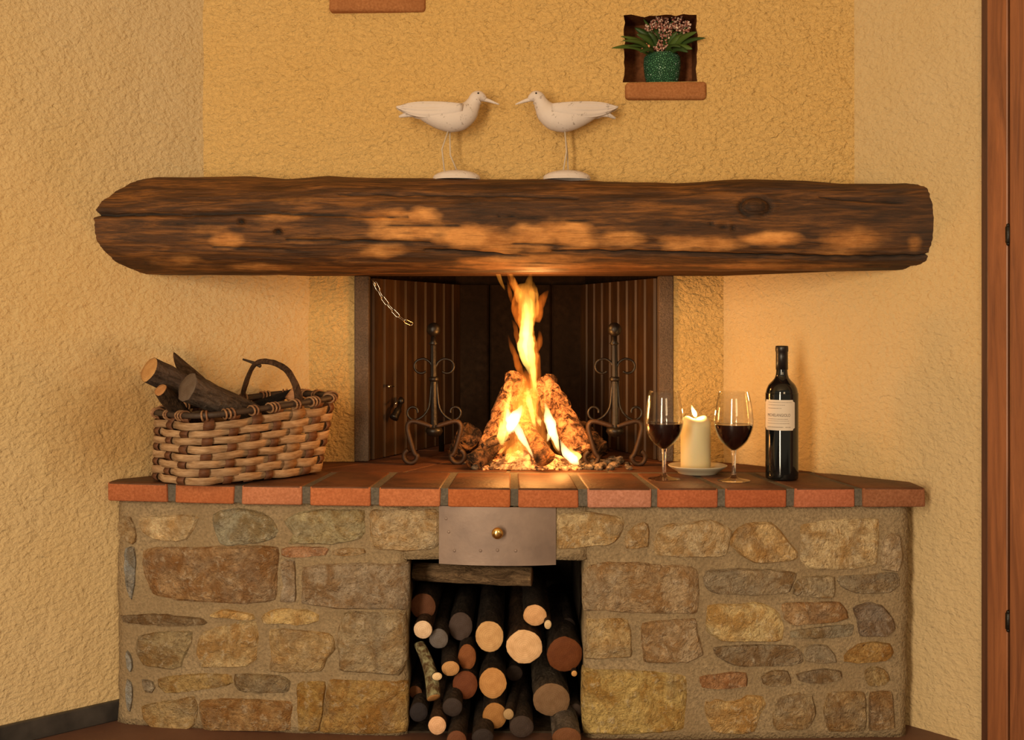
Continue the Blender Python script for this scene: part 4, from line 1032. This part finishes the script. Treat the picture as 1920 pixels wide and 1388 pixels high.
# ------------------------------------------------------------------ andirons
def spiral(c, r0, r1, a0, a1, n=26):
    return [Vector((c[0]+(r0+(r1-r0)*i/(n-1))*math.cos(a0+(a1-a0)*i/(n-1)), 0, c[1]+(r0+(r1-r0)*i/(n-1))*math.sin(a0+(a1-a0)*i/(n-1)))) for i in range(n)]
def andiron(px, Y, label, lean=0.0, lw=1.0):
    k = Y/FPX
    x0 = (px-CX)/FPX*Y
    root = empty('andiron', (x0, Y, SHELF), label, 'andiron', 'wrought iron andirons in the firebox')
    Z = lambda py: CAMZ-(py-HY)/FPX*Y
    def Q(dx, py): return Vector((x0+dx*k, Y, Z(py)))
    mk('post', *merge(tube([Q(0, 806), Q(0, 780), Q(-.5, 720), Q(-1.5+lean, 640)], [.0095, .0085, .0085, .0078], 8)), M['iron'], root, False)
    mk('collar', *lathe([(.009, -.006), (.013, -.003), (.013, .003), (.009, .006)], Q(-.4, 711), 16), M['iron'], root)
    mk('neck', *lathe([(.0075, -.010), (.012, -.006), (.007, 0), (.0065, .012)], Q(-1.5+lean, 640), 16), M['iron'], root)
    mk('finial', *ball(Q(-1+lean, 618), .0175, 20, 12), M['iron'], root)
    for s in (-1, 1):
        top = [Q(s*3, 690), Q(s*7, 680), Q(s*18, 673)] + [Q(s*(24+13*math.sin(a)), 687-13*math.cos(a)) for a in np.linspace(.3, 3.9, 16)]
        mk('scroll', *tube(smooth_path(top, 2), .0030, 8, True, 0, 1.6), M['iron'], root)
        low = [Q(s*5, 715), Q(s*7, 745), Q(s*10, 765), Q(s*20, 780), Q(s*34, 788)] + [Q(s*(38+14*math.sin(a)*(1-.1*a)), 773+14*math.cos(a)*(1-.1*a)) for a in np.linspace(.25, 4.9, 20)]
        mk('scroll', *tube(smooth_path(low, 2), .0032, 8, True, 0, 1.6), M['iron'], root)
        wl = lw if s < 0 else 1.0
        leg = [Q(s*4, 800), Q(s*22, 794), Q(s*38, 790), Q(s*47*wl, 793), Q(s*50*wl, 804), Q(s*44*wl, 828), Q(s*37*wl, 850)]
        yb = 610+.3476*FPX/Y
        rr = 12.5
        leg += [Q(s*(46*wl-2+rr*math.cos(a)*-1), yb-rr-3+rr*math.sin(a)) for a in np.linspace(-.1, 4.3, 16)]
        mk('leg', *tube(smooth_path(leg, 3), .0062, 8, True, 0, 1.7), M['rust'], root)
    mk('cup', *lathe([(.004, -.018), (.016, -.014), (.022, -.004), (.020, .004), (.010, .006)], Q(0, 806), 20), M['iron'], root)
    mk('log_bar', *tube([Q(0, 808), Q(0, 812)+Vector((0, .10, 0)), Q(0, 812)+Vector((0, .30, 0)), Q(0, 812)+Vector((0, .31, -.09))], .0075, 8), M['iron'], root)
    mk('rear_foot', *tube([Q(0, 812)+Vector((0, .31, -.06)), Vector((x0, Y+.31, SHELF+.004))], .0075, 8), M['iron'], root)
andiron(814, 2.93, 'black wrought iron andiron with scrolls standing left of the fire')
andiron(1153, 2.90, 'black wrought iron andiron with scrolls standing right of the fire, behind the wine glass')

# chain hanging from the hood corner
ch = empty('chain', P(703, 533, 2.985), 'bright steel link chain hanging in the upper left corner of the firebox', 'chain')
cp = smooth_path([P(703, 530, 2.985), P(716, 556, 2.985), P(733, 578, 2.985), P(752, 597, 2.985), P(772, 608, 3.0)], 14)
tot = sum((cp[i+1]-cp[i]).length for i in range(len(cp)-1))
def at_len(s):
    for i in range(len(cp)-1):
        l = (cp[i+1]-cp[i]).length
        if s <= l: return cp[i].lerp(cp[i+1], s/l), (cp[i+1]-cp[i]).normalized()
        s -= l
    return cp[-1], (cp[-1]-cp[-2]).normalized()
NL = 7; pitch = tot/NL
for i in range(NL):
    c, t = at_len(pitch*(i+.5)); w = Vector((0, 1, 0)) if i % 2 else Vector((0, 1, 0)).cross(t).normalized()
    w = (w + (t.cross(w))*.35).normalized()
    hl_ = pitch*.5+.0022-.0048; pts = []
    for a in np.linspace(-PI/2, PI/2, 8): pts.append(c+t*hl_+t*math.cos(a)*.0048+w*math.sin(a)*.0048)
    for a in np.linspace(PI/2, 3*PI/2, 8): pts.append(c-t*hl_+t*math.cos(a)*.0048+w*math.sin(a)*.0048)
    mk('link', *tube(pts, .00115, 8, False, 0, 1, True), M['steel'], ch)
mk('hook', *tube(smooth_path([P(697, 524, 2.998), P(699, 526, 2.985), P(703, 531, 2.982), P(704, 536, 2.985)], 4), .0015, 8), M['steel'], ch)

# ------------------------------------------------------------------ the fire
FY = 2.87
def fire_log(p0, p1, r0, r1, mat, label, rough=.2, n=18, both=False, ec=(.05, .03, .02)):
    a = Vector(p0); b = Vector(p1); m = 18
    pts = [a.lerp(b, i/m) for i in range(m+1)]
    o = mk('burning_log', *tube(pts, [r0+(r1-r0)*i/m for i in range(m+1)], n, True, rough, 1), M[mat], None, True, a)
    return tag(o, label, 'firewood', 'burning logs in the fire')
fire_log(P(918, 852, 2.90), P(968, 705, 2.99), .031, .026, 'char_hot', 'burning log leaning up from the left side of the flames', .32)
fire_log(P(1090, 850, 2.93), P(1020, 712, 3.03), .036, .028, 'char_hot', 'knobbly burning log leaning up from the right side of the flames', .34)
fire_log(P(1024, 862, 2.80), P(966, 776, 2.90), .024, .020, 'char_mid', 'brown split log leaning in the middle of the fire with a charred lower end', .14)
fire_log(P(888, 868, 2.83), P(952, 812, 2.93), .024, .018, 'char', 'short charred log lying low at the left foot of the fire', .25)
fire_log(P(880, 815, 2.99), P(860, 850, 3.18), .030, .028, 'char', 'blackened log lying back between left andiron and flames', .22)
fire_log(P(1120, 848, 2.98), P(1065, 790, 3.08), .034, .026, 'char', 'charred log in the shadow behind the right andiron foot', .32)
fire_log(P(985, 860, 2.99), P(990, 735, 3.06), .034, .026, 'char_hot', 'upright burning log at the back of the fire behind the tall flame', .3)
tiny = fire_log(P(905, 838, 2.80), P(952, 818, 2.83), .009, .011, 'char', 'small charred stick bridging the two logs at left of the fire', .25, 10)
# ember bed and ash heap
random.seed(5)
V = []; F = []; nr, na = 14, 48; ec = Vector(((992-CX)/FPX*2.885, 2.885, SHELF))
for i in range(nr+1):
    u = i/nr
    for k in range(na):
        a = 2*PI*k/na; rx = .115*(1+.12*math.sin(3*a+1)); p = ec+Vector((math.cos(a)*rx*u, math.sin(a)*.075*u, 0))
        hh = .038*(1-u*u)**1.2
        if u < .98: hh += (mnoise.noise(p*70)*.009+mnoise.noise(p*160)*.006)*(1-u**6)
        p.z = SHELF+.001+max(0, hh); V.append(p)
for i in range(nr):
    for k in range(na): F.append((i*na+k, i*na+(k+1) % na, (i+1)*na+(k+1) % na, (i+1)*na+k))
vf = [(V, F)]
for i in range(46):
    px = random.uniform(905, 1085); y = random.uniform(2.81, 2.86); r = random.uniform(.003, .008)
    c = Vector(((px-CX)/FPX*y, y, SHELF+r*.5)); v, f = ball(c, r, 7, 5, (1.3, 1, .7))
    vf.append(([Vector(q)+Vector((1, 1, 1))*mnoise.noise(Vector(q)*140)*.003 for q in v], f))
tag(mk('ember_bed', *merge(*vf), M['ember'], None, True, (.03, 2.88, SHELF)), 'glowing bed of orange embers under the burning logs', 'embers', None, 'stuff')
vf = []
for i in range(110):
    px = random.gauss(1120, 26) if i < 75 else random.gauss(905, 18); y = random.uniform(2.82, 3.0); r = random.uniform(.004, .011)
    c = Vector(((px-CX)/FPX*y, y, SHELF+r*.5)); v, f = ball(c, r, 7, 5, (1.2, 1, .75))
    vf.append(([Vector(q)+Vector((1, 1, 1))*mnoise.noise(Vector(q)*120)*.004 for q in v], f))
tag(mk('ash_heap', *merge(*vf), M['ash'], None, True, (.2, 2.9, SHELF)), 'scattered grey-brown ash and cinders on the hearth beside the fire', 'ash', None, 'stuff')
fl = empty('fire', (.05, FY, SHELF), 'tall orange and yellow flames rising from the burning logs to the hood', 'fire')
def tongue(pts, mat, y=FY, sub=5, sq=.7):
    P3 = smooth_path([P(a, b, y-.0) for a, b, _ in pts], sub); w = np.interp(np.linspace(0, len(pts)-1, len(P3)), range(len(pts)), [q[2] for q in pts])*y/FPX*(1.12 if mat != 'flame_white' else 1.45)
    mk('flame_tongue', *tube(P3, list(np.maximum(w, .0006)), 14, True, .3, sq), M[mat], fl)
# tall central flame
tongue([(1003,742,3),(1000,705,7),(996,670,12),(989,640,15),(988,612,14),(990,585,15),(985,562,17),(986,545,17),(991,533,8),(994,519,3.5),(997,506,.6)], 'flame_mid', FY)
tongue([(1003,735,2),(1000,700,5),(996,672,8),(991,645,10),(990,620,9),(993,595,8),(991,572,8),(988,556,5),(986,548,1)], 'flame_core', FY-.004)
tongue([(995,702,2),(984,676,6),(979,650,8),(982,625,8),(986,600,7),(984,575,5),(982,560,1)], 'flame_core', FY+.004)
tongue([(990,640,3),(975,600,8),(968,572,9),(972,550,7),(962,530,6),(954,508,4),(950,490,1)], 'flame_outer', FY+.008)
tongue([(975,560,3),(965,535,5),(958,515,4),(951,495,3),(945,480,1)], 'flame_mid', FY+.015)
tongue([(947,544,1),(940,530,3),(934,514,3.4),(929,498,2.6),(925,488,1)], 'flame_mid', FY+.02)
tongue([(965,580,1),(959,562,3.4),(956,548,3.4),(953,532,2.4),(951,522,.8)], 'flame_outer', FY+.02)
tongue([(1005,604,6),(1008,588,9),(1012,572,9),(1018,560,7),(1023,552,4),(1028,545,1)], 'flame_outer', FY)
tongue([(1004,596,5),(1003,575,8),(1001,555,8),(1000,540,6),(998,528,2)], 'flame_mid', FY+.01)
tongue([(1006,660,4),(1010,648,6),(1012,636,5),(1012,626,3),(1011,620,1)], 'flame_outer', FY)
tongue([(985,720,4),(973,690,6),(966,668,5),(960,652,4),(955,638,2),(953,628,.8)], 'flame_outer', FY+.012)
tongue([(1010,720,4),(1008,690,6),(1004,665,6),(1003,640,3),(1002,625,1)], 'flame_outer', FY+.01)
tongue([(974,650,3),(968,628,5),(966,612,4),(960,600,1)], 'flame_outer', FY+.012)
# broad veil over the logs
tongue([(985,800,10),(985,770,24),(987,740,24),(990,715,15),(990,695,6)], 'flame_outer', FY-.02)
tongue([(1000,790,3),(998,765,7),(1000,742,7),(1000,722,6),(1001,706,4)], 'flame_mid', FY-.03)
tongue([(1003,800,2),(997,775,5),(993,752,6),(990,735,3),(988,722,1)], 'flame_core', FY-.035)
tongue([(985,868,30),(985,840,42),(985,800,38),(987,760,30),(988,720,20),(988,690,8)], 'flame_veil', FY-.02)
# left flame along the leaning log
tongue([(938,822,3),(944,800,9),(948,778,9),(953,752,6),(959,730,6),(965,712,4),(970,698,1)], 'flame_mid', FY-.04)
tongue([(944,806,2),(949,785,5),(951,762,4),(956,742,3),(960,726,1)], 'flame_core', FY-.045)
tongue([(955,815,1.5),(957,803,6),(962,792,8),(968,780,7),(974,770,4),(979,760,1)], 'flame_white', FY-.06)
tongue([(962,812,1.5),(960,798,5),(956,786,6),(953,775,3),(952,766,.8)], 'flame_white', FY-.058)
tongue([(945,832,1),(950,815,5),(956,800,7),(958,785,5),(960,772,1)], 'flame_core', FY-.055)
tongue([(1000,858,1),(988,836,3),(978,818,5),(968,800,6),(960,786,3)], 'flame_white', FY-.065)
tongue([(978,780,2),(980,770,3),(982,762,1)], 'flame_core', FY-.06)
tongue([(942,835,3),(940,818,8),(946,800,9),(952,788,6)], 'flame_core', FY-.06)
# right flame along the leaning log
tongue([(1050,852,2),(1042,832,6),(1034,808,9),(1027,785,9),(1022,765,7),(1018,745,4),(1014,728,1)], 'flame_mid', FY-.03)
tongue([(1048,846,1),(1040,822,5),(1033,800,7),(1028,782,6),(1025,768,3),(1022,756,1)], 'flame_white', FY-.04)
tongue([(1026,828,1),(1030,816,3),(1033,805,2)], 'flame_white', FY-.04)
tongue([(1085,872,1),(1075,862,6),(1062,848,6),(1055,836,3),(1050,825,1)], 'flame_white', FY-.05)
tongue([(1086,862,7),(1080,856,8),(1070,845,4),(1065,835,1)], 'flame_core', FY-.05)
tongue([(960,868,14),(968,848,14),(972,832,8),(974,820,3)], 'flame_mid', FY-.02)
tongue([(1014,800,1),(1011,790,4),(1010,780,2)], 'flame_core', FY-.03)
point('fire_glow', (.035, FY-.07, .72), 5.5, (1, .42, .10), .04)
point('fire_glow', (.06, FY-.03, .95), 2.0, (1, .45, .12), .04)
point('fire_glow', (.12, FY-.10, .585), .55, (1, .40, .09), .02)

# ------------------------------------------------------------------ wine glasses
def wine_glass(px, py_base, label):
    b = on_shelf(px, py_base); k = b.y/FPX
    root = empty('wine_glass', b, label, 'wine glass', 'glasses of red wine on the hearth')
    H = lambda py: (903-py)*1.186e-3
    z0 = .0685
    outer = [(.006, z0), (.012, z0+.004), (.022, z0+.012), (.032, z0+.024), (.040, z0+.042), (.0435, z0+.060), (.0425, z0+.078), (.040, z0+.098), (.0365, z0+.118), (.0335, .199)]
    op = smooth_path([Vector((r, 0, z)) for r, z in outer], 4); op = [(p.x, p.z) for p in op]
    inner = [(max(.001, r-.0009), z+.0006) for r, z in op][::-1]; inner[0] = (inner[0][0], .1995)
    mk('bowl', *lathe(op+inner, b, 48, False, True), M['glass'], root)
    st = [(.0365, .0006), (.0362, .0016), (.030, .0028), (.015, .0058), (.007, .0105), (.0046, .018), (.0042, .040), (.0046, .058), (.006, z0+.001)]
    sp = smooth_path([Vector((r, 0, z)) for r, z in st], 4)
    mk('stem', *lathe([(.0360, .0)]+[(p.x, p.z) for p in sp], b, 40), M['glass_solid'], root)
    lvl = .1265
    wi = [(max(.0008, r-.0016), z+.0012) for r, z in op if z < lvl-.001]; rl = float(np.interp(lvl, [z for r, z in op], [r for r, z in op]))-.0016
    mk('wine', *lathe(wi+[(rl, lvl), (rl-.002, lvl-.0004), (.002, lvl-.0004)], b, 48), M['wine'], root)
wine_glass(1245, 899, 'glass of red wine standing left of the lit candle')
wine_glass(1376, 902, 'glass of red wine standing right of the lit candle, beside the bottle')
# ------------------------------------------------------------------ saucer and candle
sc_ = on_shelf(1308, 888)
sau = empty('saucer', sc_, 'cream ceramic saucer under the lit pillar candle', 'saucer')
mk('dish', *lathe([(.044, 0), (.046, .002), (.048, .005), (.060, .012), (.0675, .0175), (.0690, .0195), (.0675, .0205), (.058, .0150), (.045, .0095), (.012, .0085)], sc_, 56), M['saucer'], sau)
cb = sc_+Vector((-.0045, 0, .0092)); cH = .122
cd = empty('candle', cb, 'thick cream pillar candle burning on a saucer between the wine glasses', 'candle')
prof = [(.033, 0), (.0352, .002), (.0352, cH-.022), (.0345, cH-.014), (.031, cH-.006), (.025, cH-.0005), (.020, cH), (.015, cH-.003), (.006, cH-.006)]
wv, wf = lathe(prof, cb, 48)
wv = [Vector(v)+Vector((0, 0, (.004*math.sin(math.atan2(v[1]-cb.y, v[0]-cb.x)*2+1) if v[2]-cb.z > cH-.02 else 0))) for v in wv]
mk('wax', wv, wf, M['wax'], cd)
wk = smooth_path([cb+Vector((0, 0, cH-.008)), cb+Vector((.0005, -.001, cH+.002)), cb+Vector((-.002, -.002, cH+.008))], 4)
mk('wick', *tube(wk, .0009, 6), M['black'], cd)
fb = cb+Vector((-.004, -.002, cH+.004))
fp_ = smooth_path([fb+Vector((.004, 0, -.004)), fb+Vector((.001, 0, .006)), fb+Vector((-.003, 0, .015)), fb+Vector((-.006, 0, .0255))], 5)
mk('candle_flame', *tube(fp_, [.0008, .003, .0042, .005, .0056, .0058, .0057, .0054, .005, .0046, .004, .0034, .0027, .002, .0012, .0004], 12), M['candle_flame'], cd)
point('candle_glow', fb+Vector((-.002, -.003, .014)), .55, (1, .55, .2), .006)
# ------------------------------------------------------------------ wine bottle
bb = on_shelf(1466, 899); kb = bb.y/FPX
bt = empty('wine_bottle', bb, 'black wine bottle with a cream label at the right end of the hearth', 'bottle')
Hb = lambda py: (903-py)*kb*1.0
prof = [(.030, 0), (.0345, .002), (.0362, .006), (.0365, .03), (.0368, Hb(752)), (.0362, Hb(744)), (.034, Hb(734)), (.029, Hb(725)), (.021, Hb(718)), (.0155, Hb(712)), (.0130, Hb(704)), (.0125, Hb(690)), (.0125, Hb(656))]
pp = smooth_path([Vector((r, 0, z)) for r, z in prof], 4)
mk('bottle_glass', *lathe([(p.x, p.z) for p in pp], bb, 56), M['bottle'], bt)
mk('capsule', *lathe([(.0131, Hb(697)), (.0136, Hb(697)), (.0134, Hb(672)), (.0134, Hb(664)), (.0144, Hb(663)), (.0144, Hb(656)), (.0138, Hb(653)), (.012, Hb(652.5))], bb, 40), M['capsule'], bt)
cdv = Vector((-bb.x, -bb.y, 0)).normalized(); rgt = Vector((-cdv.y, cdv.x, 0))
def wrap(s, z, r): a = s; return Vector((bb.x, bb.y, bb.z+z))+(cdv*math.cos(a)+rgt*math.sin(a))*r
if rgt.x < 0: rgt = -rgt
LA0, LA1 = math.radians(-75), math.radians(49); LZ0, LZ1 = Hb(809), Hb(752.5)
V = []; F = []; n = 40
for i in range(n+1):
    u = i/n; a = LA0+(LA1-LA0)*u; e = min(u, 1-u)*(LA1-LA0)*.0372
    cut = max(0, .0055-e); cut = .0045 if 0 < cut < .0035 else (.0065 if cut >= .0035 else 0)
    for z in (LZ0+cut*.9, (LZ0+LZ1)/2, LZ1-cut): V.append(wrap(a, z, .0371))
for i in range(n):
    for j in range(2): q = i*3+j; F.append((q, q+1, q+4, q+3))
lab = mk('label', V, F, M['paper'], bt)
def text_mesh(body, size):
    cu = bpy.data.curves.new('t', 'FONT'); cu.body = body; cu.size = size; cu.align_x = 'CENTER'; cu.align_y = 'CENTER'; cu.resolution_u = 3
    o = bpy.data.objects.new('t', cu); COL.objects.link(o); dg = bpy.context.evaluated_depsgraph_get(); dg.update()
    me = bpy.data.meshes.new_from_object(o.evaluated_get(dg)); V = [v.co.copy() for v in me.vertices]; F = [tuple(p.vertices) for p in me.polygons]
    bpy.data.objects.remove(o, do_unlink=True); bpy.data.meshes.remove(me); return V, F
tv, tf = text_mesh('MICHELANGIOLO', .0086); wmax = max(v.x for v in tv)-min(v.x for v in tv); TW = math.radians(84)*.0373
mid_a = math.radians(-13)
mk('lettering', [wrap(mid_a+v.x/wmax*TW/.0373, Hb(781)+v.y*1.1, .0374) for v in tv], tf, M['ink'], lab)
vf = []
random.seed(3)
for py, a0, a1, h in ((757, -52, 30, .0007), (762, -50, 10, .0008), (768, -52, -2, .0009), (788, -52, 20, .0008), (791.5, -54, 22, .0007), (796, -56, 26, .0008), (803, -56, -40, .0010), (803, -36, 4, .0011), (803, 12, 26, .0010)):
    a = a0
    while a < a1:
        w = random.uniform(2, 6); vv = [wrap(math.radians(a+w*i/3), Hb(py)+sg*h*.5, .0374) for i in range(4) for sg in (-1, 1)]
        vf.append((vv, [(2*i, 2*i+1, 2*i+3, 2*i+2) for i in range(3)])); a += w+random.uniform(.8, 1.6)
tag(mk('fine_print', *merge(*vf), M['ink'], lab), kind='stuff')
